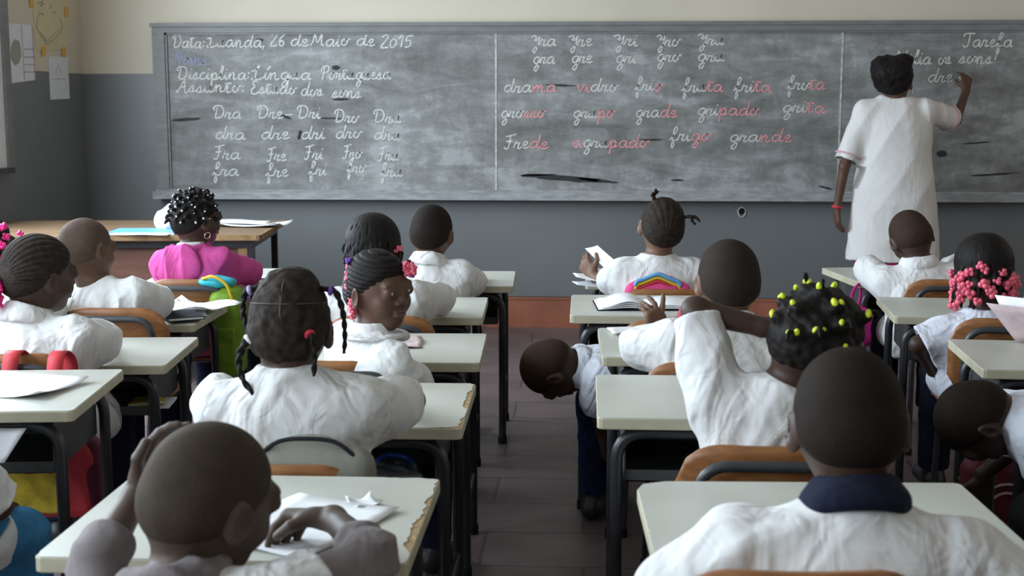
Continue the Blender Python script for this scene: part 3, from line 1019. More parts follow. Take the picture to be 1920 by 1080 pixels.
def open_book(name, label, x, y, z, w_, h_, rz, fan=.03, cover='navy'):
    o = thing(name, label, 'notebook', (x, y, z), math.radians(rz))
    m = MB()
    m.slab(rrect(-w_ - .004, -h_ / 2 - .003, w_ + .004, h_ / 2 + .003, .004, 2), 0, .003)
    m.build('cover', M[cover], o)
    for s, f in ((-1, fan), (1, fan * .55)):
        for k in range(4):
            g = []
            for i in range(9):
                t = i / 8
                lift = (.004 + f * (k + 1) / 4 * math.sin(PI * min(1, t * 1.1)) * (1 - .45 * t)) + f * .3 * k / 4 * t
                xx = s * w_ * t * (1 - .03 * k * (1 if s < 0 else .3))
                g.append([(xx, -h_ / 2 + h_ * j / 4, lift) for j in range(5)])
            if s > 0:
                m2 = MB(); m2.sheet(g, .001)
            else:
                m2 = MB(); m2.sheet([r[::-1] for r in g], .001)
            m2.build('page', M['paper'], o)
    return o


p = atz(1205, 556, .67)
open_book('open_notebook', 'thick open notebook with fanned white pages on the desk behind the front girl', p[0], 4.47, .671, .17, .22, 4, .03)


def flat_book(label, x, y, z, w_, h_, t, rz, cover, cat='notebook', name='notebook'):
    o = thing(name, label, cat, (x, y, z), math.radians(rz))
    m = MB(); m.box((-w_ / 2, -h_ / 2, 0), (w_ / 2, h_ / 2, .002)); m.box((-w_ / 2, -h_ / 2, t - .002), (w_ / 2, h_ / 2, t)); m.box((-w_ / 2, -h_ / 2, 0), (-w_ / 2 + .002, h_ / 2, t))
    m.build('cover', cover, o)
    m = MB(); m.box((-w_ / 2 + .002, -h_ / 2 + .003, .002), (w_ / 2 - .004, h_ / 2 - .003, t - .002)); m.build('page_block', M['paper'], o)
    return o


flat_book('dark notebook under the papers on the bald boy\'s desk', -1.44, 4.535, .605, .13, .17, .012, 30, M['dark_cloth'])
p = atz(272, 437, .742)
flat_book('light blue notebook near the front edge of the brown table', p[0], p[1] + .02, .741, .32, .22, .014, 5, M['skyblue'])
loose('paper_sheet', 'white sheets under the light blue notebook, hanging a little over its front', 'paper', p[0] + .02, p[1] - .06, .741, .26, .14, -3, M['paper'], .01, seed=21)
p = atz(470, 421, .742)
for k, (dx, dy, rz, sd) in enumerate(((0, 0, 4, 31), (.06, -.03, -6, 32), (-.05, .02, 12, 33))):
    loose('paper_sheet', ['bottom white sheet of the pile on the right end of the brown table', 'middle white sheet of the pile, sticking out at the table\'s right end', 'top white sheet of the pile on the right end of the brown table'][k], 'paper', p[0] + dx, p[1] - .03 + dy, .741 + .004 * k, .30, .22, rz, M['paper'], .02, seed=sd, group='loose sheets on the brown table')


# ------------------------------------------------------------------ smooth blended bodies from distance fields
def V3(*a):
    return np.array(a, float)


def nrm(v):
    return v / (np.linalg.norm(v) + 1e-12)


def Rx(a):
    c, s = math.cos(a), math.sin(a); return np.array([[1, 0, 0], [0, c, -s], [0, s, c]])


def Ry(a):
    c, s = math.cos(a), math.sin(a); return np.array([[c, 0, s], [0, 1, 0], [-s, 0, c]])


def Rz(a):
    c, s = math.cos(a), math.sin(a); return np.array([[c, -s, 0], [s, c, 0], [0, 0, 1]])


def rot(yaw=0, pitch=0, roll=0):
    r = math.radians
    return Rz(r(yaw)) @ Rx(r(pitch)) @ Ry(r(roll))


def ell(c, r, R=np.eye(3), grow=0):
    c = np.array(c, float); r = np.array(r, float) + grow

    def fn(X, Y, Z):
        a, b, d = X - c[0], Y - c[1], Z - c[2]
        x = a * R[0, 0] + b * R[1, 0] + d * R[2, 0]
        y = a * R[0, 1] + b * R[1, 1] + d * R[2, 1]
        z = a * R[0, 2] + b * R[1, 2] + d * R[2, 2]
        k0 = np.sqrt((x / r[0]) ** 2 + (y / r[1]) ** 2 + (z / r[2]) ** 2)
        k1 = np.sqrt((x / r[0] ** 2) ** 2 + (y / r[1] ** 2) ** 2 + (z / r[2] ** 2) ** 2) + 1e-9
        return k0 * (k0 - 1) / k1
    h = np.sqrt(((R * r[None, :]) ** 2).sum(1))
    return fn, c - h, c + h


def cap(a, b, ra, rb=None, flat=False):
    a, b = np.array(a, float), np.array(b, float)
    rb = ra if rb is None else rb
    ab = b - a
    L2 = ab.dot(ab) + 1e-12
    L = math.sqrt(L2)

    def fn(X, Y, Z):
        x, y, z = X - a[0], Y - a[1], Z - a[2]
        t0 = (x * ab[0] + y * ab[1] + z * ab[2]) / L2
        t = np.clip(t0, 0, 1)
        q = t0 if flat else t
        qq = np.clip(q, -.5, 1.5)
        d = np.sqrt((x - ab[0] * q) ** 2 + (y - ab[1] * q) ** 2 + (z - ab[2] * q) ** 2) - (ra + (rb - ra) * qq)
        if flat:
            d = np.maximum(d, np.maximum(-t0, t0 - 1) * L)
        return d
    return fn, np.minimum(a - ra, b - rb), np.maximum(a + ra, b + rb)


def loft(o, R, secs):
    """stack of ellipses: secs = (t, rx, ry, cx, cy) along the frame's z axis"""
    o = np.array(o, float)
    S = np.array([tuple(s) + (0,) * (5 - len(s)) for s in secs], float)
    t = np.linspace(S[0, 0], S[-1, 0], 60)
    # smooth the profile a little
    P = [np.interp(t, S[:, 0], S[:, i]) for i in range(1, 5)]
    ker = np.ones(7) / 7
    P = [np.convolve(np.pad(p, 3, mode='edge'), ker, 'valid') for p in P]

    def fn(X, Y, Z):
        a, b, d = X - o[0], Y - o[1], Z - o[2]
        x = a * R[0, 0] + b * R[1, 0] + d * R[2, 0]
        y = a * R[0, 1] + b * R[1, 1] + d * R[2, 1]
        z = a * R[0, 2] + b * R[1, 2] + d * R[2, 2]
        rx, ry, cx, cy = [np.interp(z, t, p) for p in P]
        u, v = x - cx, y - cy
        k0 = np.sqrt((u / rx) ** 2 + (v / ry) ** 2)
        k1 = np.sqrt((u / rx ** 2) ** 2 + (v / ry ** 2) ** 2) + 1e-9
        dd = np.where(k0 > .05, k0 * (k0 - 1) / k1, -np.minimum(rx, ry))
        dz = np.maximum(S[0, 0] - z, z - S[-1, 0])
        return np.maximum(dd, dz)
    cs = []
    for s in S:
        for sx in (-1, 1):
            for sy in (-1, 1):
                cs.append(o + R @ V3(s[3] + sx * s[1], s[4] + sy * s[2], s[0]))
    cs = np.array(cs)
    return fn, cs.min(0), cs.max(0)


def torus(c, R, r1, r2, rz=None):
    """ring round the frame's z axis; rz: half height if it is a band"""
    c = np.array(c, float); rz = rz or r2

    def fn(X, Y, Z):
        a, b, d = X - c[0], Y - c[1], Z - c[2]
        x = a * R[0, 0] + b * R[1, 0] + d * R[2, 0]
        y = a * R[0, 1] + b * R[1, 1] + d * R[2, 1]
        z = a * R[0, 2] + b * R[1, 2] + d * R[2, 2]
        q = np.sqrt(x * x + y * y) - r1
        k = np.sqrt((q / r2) ** 2 + (z / rz) ** 2)
        return (k - 1) * min(r2, rz)
    h = r1 + r2 + rz
    return fn, c - h, c + h


def half(p, n):
    p, n = np.array(p, float), nrm(np.array(n, float))

    def fn(X, Y, Z):
        return (X - p[0]) * n[0] + (Y - p[1]) * n[1] + (Z - p[2]) * n[2]
    return fn, None, None


def noise3(P, freq, seed):
    r = np.random.default_rng(seed)
    out = 0
    for i in range(4):
        k = r.normal(size=3); k *= freq * r.uniform(.7, 1.4) / np.linalg.norm(k)
        k2 = r.normal(size=3); k2 *= freq * .6 / np.linalg.norm(k2)
        out = out + np.sin(P @ k + r.uniform(0, 6) + 1.3 * np.sin(P @ k2 + r.uniform(0, 6)))
    return out / 4


def folds(amp, seed, freq=38, vert=.35):
    """long soft creases of cloth: a few families of bent parallel folds, each fading in and out"""
    def f(P):
        r = np.random.default_rng(seed)
        out = 1.0 * noise3(P, freq * .42, seed + 2)
        for i in range(4):
            th = r.uniform(-.9, .9) + (0, PI / 3, -PI / 3, PI / 2)[i] * .7
            ph = r.uniform(0, PI)
            k = V3(math.cos(th) * math.cos(ph), math.cos(th) * math.sin(ph), math.sin(th) * (.4 + vert))
            k = nrm(k) * freq * r.uniform(.75, 1.3)
            w_ = np.sin(P @ k + 2.2 * noise3(P, freq * .30, seed + 10 + i) + r.uniform(0, 6))
            mask = np.clip(noise3(P, freq * .33, seed + 20 + i) * 1.6 + .15, 0, 1)
            out = out + mask * (1.0 - 1.9 * np.abs(w_) ** .8) * (.9 if i < 2 else .6)
        return -amp * out
    return f


class Field:
    def __init__(s, h):
        s.h, s.ops = h, []

    def u(s, prim, k=.01):
        s.ops.append(('u', prim, k)); return s

    def sub(s, prim, k=.004):
        s.ops.append(('s', prim, k)); return s

    def cut(s, prim, k=.004):
        s.ops.append(('i', prim, k)); return s

    def noise(s, f, band=.03):
        s.ops.append(('n', f, band)); return s

    def mesh(s):
        h = s.h
        lo = np.min([p[1] for o, p, k in s.ops if o == 'u'], 0) - 4 * h
        hi = np.max([p[2] for o, p, k in s.ops if o == 'u'], 0) + 4 * h
        n = np.ceil((hi - lo) / h).astype(int) + 1
        ax = [(lo[i] + h * np.arange(n[i])).astype(np.float32) for i in range(3)]
        D = np.full(n, .06, np.float32)
        for op, p, k in s.ops:
            if op == 'n':
                idx = np.nonzero(np.abs(D) < k)
                P = np.stack([ax[i][idx[i]] for i in range(3)], 1)
                D[idx] += p(P).astype(np.float32)
                continue
            fn, a, b = p
            if a is None or op == 'i':
                sl = [slice(0, n[i]) for i in range(3)]
            else:
                mg = max(k * 1.5, 0) + 3 * h
                i0 = np.clip(np.floor((a - mg - lo) / h).astype(int), 0, n)
                i1 = np.clip(np.ceil((b + mg - lo) / h).astype(int) + 1, 0, n)
                if (i1 <= i0).any():
                    continue
                sl = [slice(i0[i], i1[i]) for i in range(3)]
            X = ax[0][sl[0]][:, None, None]; Y = ax[1][sl[1]][None, :, None]; Z = ax[2][sl[2]][None, None, :]
            d = np.broadcast_to(fn(X, Y, Z), tuple(q.stop - q.start for q in sl)).astype(np.float32)
            B = D[tuple(sl)]
            if op == 'u':
                e = np.maximum(k - np.abs(B - d), 0) / k if k else 0
                B = np.minimum(B, d) - e * e * k * .25
            else:
                if op == 's':
                    d = -d
                e = np.maximum(k - np.abs(B - d), 0) / k if k else 0
                B = np.maximum(B, d) + e * e * k * .25
            D[tuple(sl)] = B
        # surface nets
        I = D < 0
        c = [I[dx:n[0] - 1 + dx, dy:n[1] - 1 + dy, dz:n[2] - 1 + dz] for dx in (0, 1) for dy in (0, 1) for dz in (0, 1)]
        cnt = np.zeros(c[0].shape, np.int8)
        for q in c:
            cnt += q
        act = (cnt > 0) & (cnt < 8)
        cell = np.argwhere(act)
        N = len(cell)
        ID = np.full(act.shape, -1, np.int32)
        ID[act] = np.arange(N)
        off = np.array([(dx, dy, dz) for dx in (0, 1) for dy in (0, 1) for dz in (0, 1)])
        val = [D[cell[:, 0] + o[0], cell[:, 1] + o[1], cell[:, 2] + o[2]] for o in off]
        pos = np.zeros((N, 3)); num = np.zeros(N)
        for i in range(8):
            for j in range(i + 1, 8):
                if np.abs(off[i] - off[j]).sum() != 1:
                    continue
                m = (val[i] < 0) != (val[j] < 0)
                t = val[i] / (val[i] - val[j] + 1e-12 * (val[i] == val[j]))
                pos += np.where(m[:, None], off[i] + t[:, None] * (off[j] - off[i]), 0)
                num += m
        verts = lo + h * (cell + pos / num[:, None])
        F = []
        for a in range(3):
            b, c2 = (a + 1) % 3, (a + 2) % 3
            sl0 = [slice(None)] * 3; sl1 = [slice(None)] * 3
            sl0[a] = slice(0, n[a] - 1); sl1[a] = slice(1, n[a])
            S0, S1 = I[tuple(sl0)], I[tuple(sl1)]
            e = np.argwhere(S0 != S1)
            e = e[(e[:, b] > 0) & (e[:, c2] > 0) & (e[:, b] < n[b] - 1) & (e[:, c2] < n[c2] - 1)]
            q = []
            for db, dc in ((1, 1), (0, 1), (0, 0), (1, 0)):
                f = e.copy(); f[:, b] -= db; f[:, c2] -= dc
                q.append(ID[f[:, 0], f[:, 1], f[:, 2]])
            q = np.stack(q, 1)
            flip = ~S0[e[:, 0], e[:, 1], e[:, 2]]
            q[flip] = q[flip][:, ::-1]
            F.append(q)
        F = np.concatenate(F)
        F = F[(F >= 0).all(1)]
        # one light relaxation evens out the grid pattern
        for _ in range(1):
            acc = np.zeros_like(verts); dg = np.zeros(N)
            for i in range(4):
                j = (i + 1) % 4
                np.add.at(acc, F[:, i], verts[F[:, j]]); np.add.at(dg, F[:, i], 1)
                np.add.at(acc, F[:, j], verts[F[:, i]]); np.add.at(dg, F[:, j], 1)
            w_ = dg > 0
            verts[w_] = .6 * verts[w_] + .4 * acc[w_] / dg[w_][:, None]
        return verts, F

    def build(s, name, mats, parent=None, base=(0, 0, 0), slot=None, label=None):
        """base: world place of the parent's origin (mesh is stored relative to it)"""
        v, F = s.mesh()
        me = bpy.data.meshes.new(name)
        v = v - np.array(base)
        me.vertices.add(len(v)); me.vertices.foreach_set('co', v.astype(np.float32).ravel())
        me.loops.add(F.size); me.loops.foreach_set('vertex_index', F.astype(np.int32).ravel())
        me.polygons.add(len(F)); me.polygons.foreach_set('loop_start', np.arange(0, F.size, 4, dtype=np.int32))
        me.update(calc_edges=True)
        me.validate()
        mats = mats if isinstance(mats, (list, tuple)) else [mats]
        for m in mats:
            me.materials.append(m)
        if slot is not None:
            ce = (v + np.array(base))[F].mean(1)
            me.polygons.foreach_set('material_index', slot(ce).astype(np.int32))
        me.polygons.foreach_set('use_smooth', np.ones(len(me.polygons), bool))
        o = bpy.data.objects.new(name, me)
        COL.objects.link(o)
        o.parent = parent
        if label:
            o['label'] = label
        return o


# ------------------------------------------------------------------ people
def hand(F, wr, d, pn, side, s=1.0, curl=25, spread=6, thumb=0.0, point=None):
    """wr wrist, d direction of the hand, pn palm normal, side direction of the thumb; curl in degrees per joint"""
    wr = np.array(wr, float)
    d = nrm(np.array(d, float)); pn = np.array(pn, float); pn = nrm(pn - d * pn.dot(d))
    sd = nrm(np.array(side, float)); sd = nrm(sd - d * sd.dot(d) - pn * sd.dot(pn))
    curls = curl if isinstance(curl, (list, tuple)) else [curl, curl * 1.1, curl * 1.2, curl * 1.3]
    F.u(ell(wr + d * .036 * s, (.026 * s, .036 * s, .0105 * s), np.stack([sd, d, pn], 1)), .012 * s)
    lens = (.054, .060, .056, .044)
    for i in range(4):
        kn = wr + d * (.064 - .004 * abs(i - 1.2)) * s + sd * (.021 - .0145 * i) * s
        F.u(cap(wr + sd * (.012 - .008 * i) * s + d * .01 * s, kn, .0095 * s, .0088 * s), .010 * s)
        a = math.radians(spread * (1.5 - i) * .6)
        cur = d * math.cos(a) + sd * math.sin(a)
        p = kn
        q = math.radians(curls[i])
        for j, fr in enumerate((.45, .31, .24)):
            cur = nrm(cur * math.cos(q) + pn * math.sin(q)) if True else cur
            p2 = p + cur * lens[i] * fr * s
            r0 = (.0077 - .0007 * j - (.0008 if i == 3 else 0)) * s
            F.u(cap(p, p2, r0, r0 - .0006 * s), .003 * s)
            p = p2
    b = wr + d * .016 * s + sd * .019 * s
    t1 = b + nrm(d * .55 + sd * (.8 - thumb) + pn * (.25 + thumb)) * .032 * s
    t2 = t1 + nrm(d * .85 + sd * (.3 - thumb) + pn * (.3 + thumb)) * .026 * s
    F.u(cap(b - sd * .006 * s, t1, .0115 * s, .0088 * s), .009 * s)
    F.u(cap(t1, t2, .0086 * s, .0074 * s), .003 * s)


def head_field(F, c, R, s=1.0, face=1.0, cran=(1, 1, 1)):
    c = np.array(c, float)

    def e(p, r, k=.01, tilt=None, op='u'):
        RR = R if tilt is None else R @ tilt
        q = ell(c + R @ (np.array(p) * s), np.array(r) * s, RR)
        (F.u if op == 'u' else F.sub)(q, k * s)
    e((0, -.012, .022), (.072 * cran[0], .089 * cran[1], .080 * cran[2]))
    e((0, -.016, -.010), (.0675, .077, .050), .03)
    e((0, -.045, -.020), (.056, .050, .05), .03)
    e((0, .026, -.038), (.055, .055, .062), .03)
    e((0, .050, -.082), (.025, .021, .018), .022)
    for x in (-1, 1):
        e((x * .034, .050, -.034), (.023, .023, .022), .02)
        e((x * .028, .073, .021), (.022, .011, .009), .016)
        e((x * .031, .096, .003), (.017, .0185, .0125), .014, op='s')
    F.u(cap(c + R @ (V3(0, .078, .006) * s), c + R @ (V3(0, .091, -.022) * s), .0075 * s, .0105 * s), .012 * s)
    for x in (-1, 1):
        e((x * .0115, .085, -.027), (.0085, .0095, .0075), .007)
    e((0, .0815, -.0505), (.0225, .0095, .0068), .006)
    e((0, .0800, -.0615), (.0195, .0095, .0075), .006)
    e((0, .094, -.0562), (.023, .010, .0016), .003, op='s')
    for x in (-1, 1):
        t = Rz(x * math.radians(-24)) @ Rx(math.radians(-8))
        e((x * .079, -.010, -.016), (.0085, .0195, .030), .007, tilt=t)
        e((x * .087, -.004, -.012), (.0065, .011, .019), .005, tilt=t, op='s')
        # eye openings with lids
        e((x * .031, .0765, .0025), (.0195, .0135, .0135), .012)
        e((x * .031, .0965, .002), (.0142, .0145, .0054), .0025, op='s')


def eyes(par, base, c, R, s=1.0, look=(0, 1, 0)):
    for x in (-1, 1):
        m = MB()
        p = np.array(c) + R @ (V3(x * .031, .0748, .002) * s)
        m.ball(p, .0130 * s, 0, 16, 10)
        d = nrm(R @ np.array(look, float))
        m.ball(p + d * .0068 * s, .0076 * s, 1, 14, 8)
        o = m.build('eye', [M['eyewhite'], M['iris']], par)
        o.location = -np.array(base)


def hairline(c, R, s=1.0, low=0.0, tilt=.72):
    """half space below / in front of the hairline"""
    n = R @ nrm(V3(0, tilt, -1))
    p = np.array(c) + R @ (V3(0, 0, -.010 + low) * s)
    return half(p, n)


def shell(c, R, s=1.0, t=.004, h=.003, ridge=None, low=0.0, cran=(1, 1, 1), nz=None, tilt=.72):
    F = Field(h)
    c = np.array(c, float)
    F.u(ell(c + R @ (V3(0, -.012, .022) * s), (.072 * s * cran[0] + t, .089 * s * cran[1] + t, .080 * s * cran[2] + t), R), 0)
    F.u(ell(c + R @ (V3(0, -.016, -.010) * s), (.0675 * s + t, .077 * s + t, .050 * s + t), R), .03 * s)
    F.u(ell(c + R @ (V3(0, -.045, -.020) * s), (.056 * s + t, .050 * s + t, .05 * s + t), R), .03 * s)
    if ridge:
        F.noise(lambda P: ridge((P - c) @ R / s), .02)
    if nz:
        F.noise(nz, .02)
    hl = hairline(c, R, s, low, tilt)

    def taper(P):                              # thins out to nothing at the hairline
        d = -hl[0](P[:, 0], P[:, 1], P[:, 2])
        return (t + .0016) * np.clip(1 - d / (.020 * s), 0, 1) ** 1.3
    F.noise(taper, .03)
    F.cut(hl, .004)
    return F


class Person:
    pass


def person(label, P, hc, hR, skin='dark', s=1.0, sy=0, sw=.118, arms=None, sleeve=1.85, shirt='shirt', pants='navy',
           hv=.004, sv=.005, legs=None, group=None, collar=None, seed=1, fold=.0045, neck_drop=.0, shift=(0, 0, 0), pz=.445, cran=(1, 1, 1),
           hem=.40, lean_sh=0, wide=1.0, feet=True, eye_look=(0, 1, 0), torso_flat=1.0, slk=1.0, neckbase=None, lips=False, sdrop=.055):
    Q = Person()
    base = V3(P[0], P[1], 0)
    root = thing('person', label, 'person', base, 0, group)
    pel = V3(P[0], P[1], pz)
    hc = np.array(hc, float)
    nb = hc + hR @ (V3(0, -.030, -.104) * s) + V3(0, -.012, -.010 - neck_drop) if neckbase is None else np.array(neckbase, float)
    up = nrm(nb - pel)
    shd = V3(math.cos(math.radians(sy)), math.sin(math.radians(sy)), lean_sh)
    X = nrm(shd - up * shd.dot(up))
    Yf = np.cross(up, X)
    T = np.stack([X, Yf, up], 1)
    L = np.linalg.norm(nb - pel)
    sh = {}
    for n_, q in (('L', -1), ('R', 1)):
        sh[n_] = nb + X * q * sw * s + up * (-sdrop * s) + Yf * .004
    Q.sh, Q.T, Q.nb, Q.up, Q.base, Q.root, Q.hc, Q.hR, Q.s = sh, T, nb, up, base, root, hc, hR, s
    Q.pel, Q.L = pel, L
    arms = arms or {}
    AR = {}
    for n_, q in (('L', -1), ('R', 1)):
        a = dict(arms.get(n_, {}))
        if 'el' not in a:
            e0 = sh[n_] + T @ V3(q * .065, .125, 0) * s
            e0[2] = max(.675, sh[n_][2] - .12)
            a['el'] = e0
        a['el'] = np.array(a['el'], float)
        if 'wr' not in a:
            w0 = a['el'] + (T @ V3(-q * .10, .145, 0)) * s
            w0[2] = .668
            a['wr'] = w0
        a['wr'] = np.array(a['wr'], float)
        fd = nrm(a['wr'] - a['el'])
        a.setdefault('d', fd + V3(0, 0, -.05))
        a.setdefault('pn', V3(0, 0, -1))
        a.setdefault('side', T @ V3(-q, .3, 0))
        a.setdefault('curl', 22)
        a.setdefault('sleeve', sleeve)
        AR[n_] = a
    Q.arms = AR
    # ---- skin: one continuous body
    F = Field(hv)
    w_ = sw / .118 * wide
    secs = lambda g: [(-.07 * s, .095 * w_ * s + g, .085 * s * torso_flat + g), (.05, .108 * w_ * s + g, .088 * s * torso_flat + g), (.38 * L, .104 * w_ * s + g, .080 * s * torso_flat + g), (.68 * L, .114 * w_ * s + g, .076 * s * torso_flat + g, 0, .004),
                      (.86 * L, .106 * w_ * s + g, .062 * s * torso_flat + g), (.96 * L, .060 * s + g * .6, .047 * s + g * .6), (L + .004, .04 * s, .04 * s)]
    F.u(loft(pel, T, secs(0)), .02)
    for n_, q in (('L', -1), ('R', 1)):
        a = AR[n_]
        F.u(cap(nb - up * .026, sh[n_] - up * .004, .031 * s, .034 * s), .025 * s)
        F.u(cap(sh[n_], a['el'], .036 * s, .028 * s), .02 * s)
        F.u(cap(a['el'], a['wr'], .028 * s, .0195 * s), .012 * s)
        F.u(cap(a['wr'] - fd * .0, a['wr'] + nrm(np.array(a['d'], float)) * .02 * s, .019 * s, .018 * s), .012 * s)
    F.u(cap(nb - up * .02, hc + hR @ (V3(0, -.022, -.05) * s), .047 * s, .045 * s), .03 * s)
    head_field(F, hc, hR, s, cran=cran)
    for n_, q in (('L', -1), ('R', 1)):
        a = AR[n_]
        hand(F, a['wr'] + nrm(np.array(a['d'], float)) * .012 * s, a['d'], a['pn'], a['side'], 1.06 * s, a['curl'], thumb=a.get('thumb', 0))
    if legs is None:
        legs = {}
    LG = {}
    for n_, q in (('L', -1), ('R', 1)):
        g = dict(legs.get(n_, {}))
        g.setdefault('hip', pel + T @ V3(q * .065 * s, .01, 0) + V3(0, 0, -.005))
        g.setdefault('kn', g['hip'] + Rz(math.radians(sy * .6)) @ V3(q * .03, .27, -.005))
        fd_ = g.pop('f', None)
        g.setdefault('an', np.array(g['kn']) + V3(0, .0, 0) + V3(0, .02, -(np.array(g['kn'])[2] - .075)))
        for k_ in g:
            g[k_] = np.array(g[k_], float)
        F.u(cap(g['hip'], g['kn'], .060 * s, .046 * s), .03 * s)
        F.u(cap(g['kn'], g['an'], .045 * s, .028 * s), .015 * s)
        fdir = nrm(Rz(math.radians(sy * .6)) @ V3(q * .15, 1, 0)) if fd_ is None else nrm(V3(*fd_))
        F.u(cap(g['an'] + V3(0, 0, -.02), g['an'] + fdir * .11 * s + V3(0, 0, .03 - g['an'][2]), .028 * s, .02 * s), .015)
        g['f'] = fdir
        LG[n_] = g
    Q.legs = LG
    slot = None
    mats = [SKIN[skin]]
    if lips:
        mats.append(M['lips'])

        def slot(ce):
            q = (ce - hc) @ hR / s
            return (((q[:, 0] / .0235) ** 2 + ((q[:, 2] + .056) / .0125) ** 2 < 1) & (q[:, 1] > .074)).astype(int)
    F.build('body', mats, root, base, slot)
    eyes(root, base, hc, hR, s, eye_look)
    # ---- shirt
    if shirt:
        F = Field(sv)
        g = .014 * slk
        S = secs(g)
        F.u(loft(pel, T, S), .02)
        for n_, q in (('L', -1), ('R', 1)):
            a = AR[n_]
            F.u(cap(nb - up * .022, sh[n_] + up * .004, .040 * s, .042 * s), .04 * s)
            t = a['sleeve']
            e_, w1 = a['el'], a['wr']
            r0, r1, r2 = .044 * s, .047 * s * (1 + .15 * (slk - 1)), .042 * s
            if t <= 1:
                c_ = sh[n_] + (e_ - sh[n_]) * t
                rc = .052 * s * (1 + .25 * (slk - 1))
                F.u(cap(sh[n_], c_, r0, rc), .045 * s)
                dd = nrm(e_ - sh[n_])
            else:
                c_ = e_ + (w1 - e_) * (t - 1)
                F.u(cap(sh[n_], e_, r0, r1), .045 * s)
                F.u(cap(e_, c_, r1, r2), .03 * s)
                dd = nrm(w1 - e_)
                rc = r2
            if a.get('drape', 1) and torso_flat > 0:           # loose cloth between the upper arm and the ribs
                F.u(cap(nb - up * .13 * s + X * q * .075 * s, sh[n_] * .45 + e_ * .55 - up * .020, .060 * s, .040 * s), .06 * s)
            a['cuff'], a['cdir'], a['crad'] = c_, dd, rc
        for n_ in 'LR':                          # skirt of the smock over the lap
            g = LG[n_]
            F.u(cap(g['hip'] + V3(0, 0, .005), g['hip'] * .35 + g['kn'] * .65, .088 * s, .074 * s), .05 * s)
        ff = folds(fold, seed * 13)
        F.noise(lambda P: ff(P) * np.clip((np.linalg.norm(P - nb, axis=1) - .065) / .06, 0, 1), .03)
        for n_ in 'LR':
            a = AR[n_]
            F.sub(cap(a['cuff'], a['cuff'] + a['cdir'] * .09, a['crad'] + .03, a['crad'] + .03, flat=True), .003)
            F.sub(cap(a['cuff'] - a['cdir'] * .018, a['cuff'] + a['cdir'] * .02, max(a['crad'] - .015, .024), flat=True), .003)
        # round neck opening
        nd = nrm(hc + hR @ (V3(0, -.022, -.05) * s) - nb)
        F.sub(cap(nb + nd * .010, nb + nd * .07, .049 * s, .058 * s, flat=True), .012)
        Q.nd = nd
        Q.shirt = F.build('shirt', M[shirt], root, base)
    if collar:
        F = Field(.004)
        nd = nrm(hc + hR @ (V3(0, -.022, -.05) * s) - nb)
        xr = nrm(X - nd * X.dot(nd))
        RR = np.stack([xr, np.cross(nd, xr), nd], 1)
        F.u(torus(nb + nd * .014 * s, RR, .057 * s, .0070, .019 * s), 0)
        F.u(torus(nb - nd * .004 * s, RR, .066 * s, .011, .018 * s), .014)
        F.noise(folds(.0015, seed * 7 + 3, 50), .02)
        F.build('collar', M[collar], root, base)
    if pants:
        F = Field(.007)
        F.u(ell(pel + V3(0, 0, -.01), (.122 * s * w_, .105 * s, .075 * s), T), .03)
        for n_ in 'LR':
            g = LG[n_]
            F.u(cap(g['hip'], g['kn'], .072 * s, .060 * s), .03)
            F.u(cap(g['kn'], g['an'], .060 * s, .050 * s), .02)
        F.noise(folds(.003, seed * 5 + 1, 34), .03)
        for n_ in 'LR':
            g = LG[n_]
            dd = nrm(g['an'] - g['kn'])
            F.sub(cap(g['an'] - dd * .01, g['an'] + dd * .1, .08 * s, flat=True), .004)
        F.build('trousers', M[pants], root, base)
    if feet:
        for n_ in 'LR':
            g = LG[n_]
            F = Field(.006)
            a = g['an']
            lo = V3(a[0], a[1], .038)
            F.u(cap(lo - g['f'] * .02, lo + g['f'] * .105 * s, .038, .030), 0)
            F.u(cap(V3(a[0], a[1], .05), V3(a[0], a[1], max(.085, a[2] + .01)), .036, .038), .02)
            F.cut(half((0, 0, .006), (0, 0, -1)), .002)
            F.build('shoe', M['shoe'], root, base)
    return Q


def add_hair(Q, F, m, name='hair', label=None, parent=None):
    return F.build(name, m, parent or Q.root, Q.base, label=label)


def crop_hair(Q, m, t=.0022, h=.0032, low=-.016, cran=(1, 1, 1)):
    F = shell(Q.hc, Q.hR, Q.s, t, h, low=low, cran=cran)
    return add_hair(Q, F, CROP[m])


def hp_(Q, x, y, z):
    """a point in the head's own frame, metres"""
    return Q.hc + Q.hR @ (V3(x, y, z) * Q.s)


BEADS = {}


def bead_mesh(kind, matl, r):
    key = (kind, round(r, 4))
    if key not in BEADS:
        m = MB()
        if kind == 'bow':                       # knobbly moulded bead with lobes
            for d in ((.7, 0, .5), (-.7, 0, .5), (.7, 0, -.5), (-.7, 0, -.5), (0, .7, 0), (0, -.7, 0)):
                m.ball(np.array(d) * r, r * .72, 0, 8, 6)
        elif kind == 'barrel':
            m.ball((0, 0, 0), (r * .8, r * .8, r * 1.15), 0, 10, 6)
        else:
            m.ball((0, 0, 0), r, 0, 8, 6)
        o = m.build('hair_bead', matl)
        BEADS[key] = o.data
        bpy.data.objects.remove(o)
    return BEADS[key]


def bead(Q, parent, p, kind, matl, r, name='hair_bead', rnd=True):
    o = bpy.data.objects.new(name, bead_mesh(kind + matl.name, matl, r) if False else bead_mesh_(kind, matl, r))
    COL.objects.link(o)
    o.parent = parent
    o.location = np.array(p) - Q.base
    if rnd:
        o.rotation_euler = (random.uniform(-.6, .6), random.uniform(-.6, .6), random.uniform(0, 3))
    return o


def bead_mesh_(kind, matl, r):
    key = (kind, matl.name, round(r, 4))
    if key not in BEADS:
        BEADS.pop((kind, round(r, 4)), None)
        BEADS[key] = bead_mesh(kind, matl, r)
        BEADS.pop((kind, round(r, 4)), None)
    return BEADS[key]


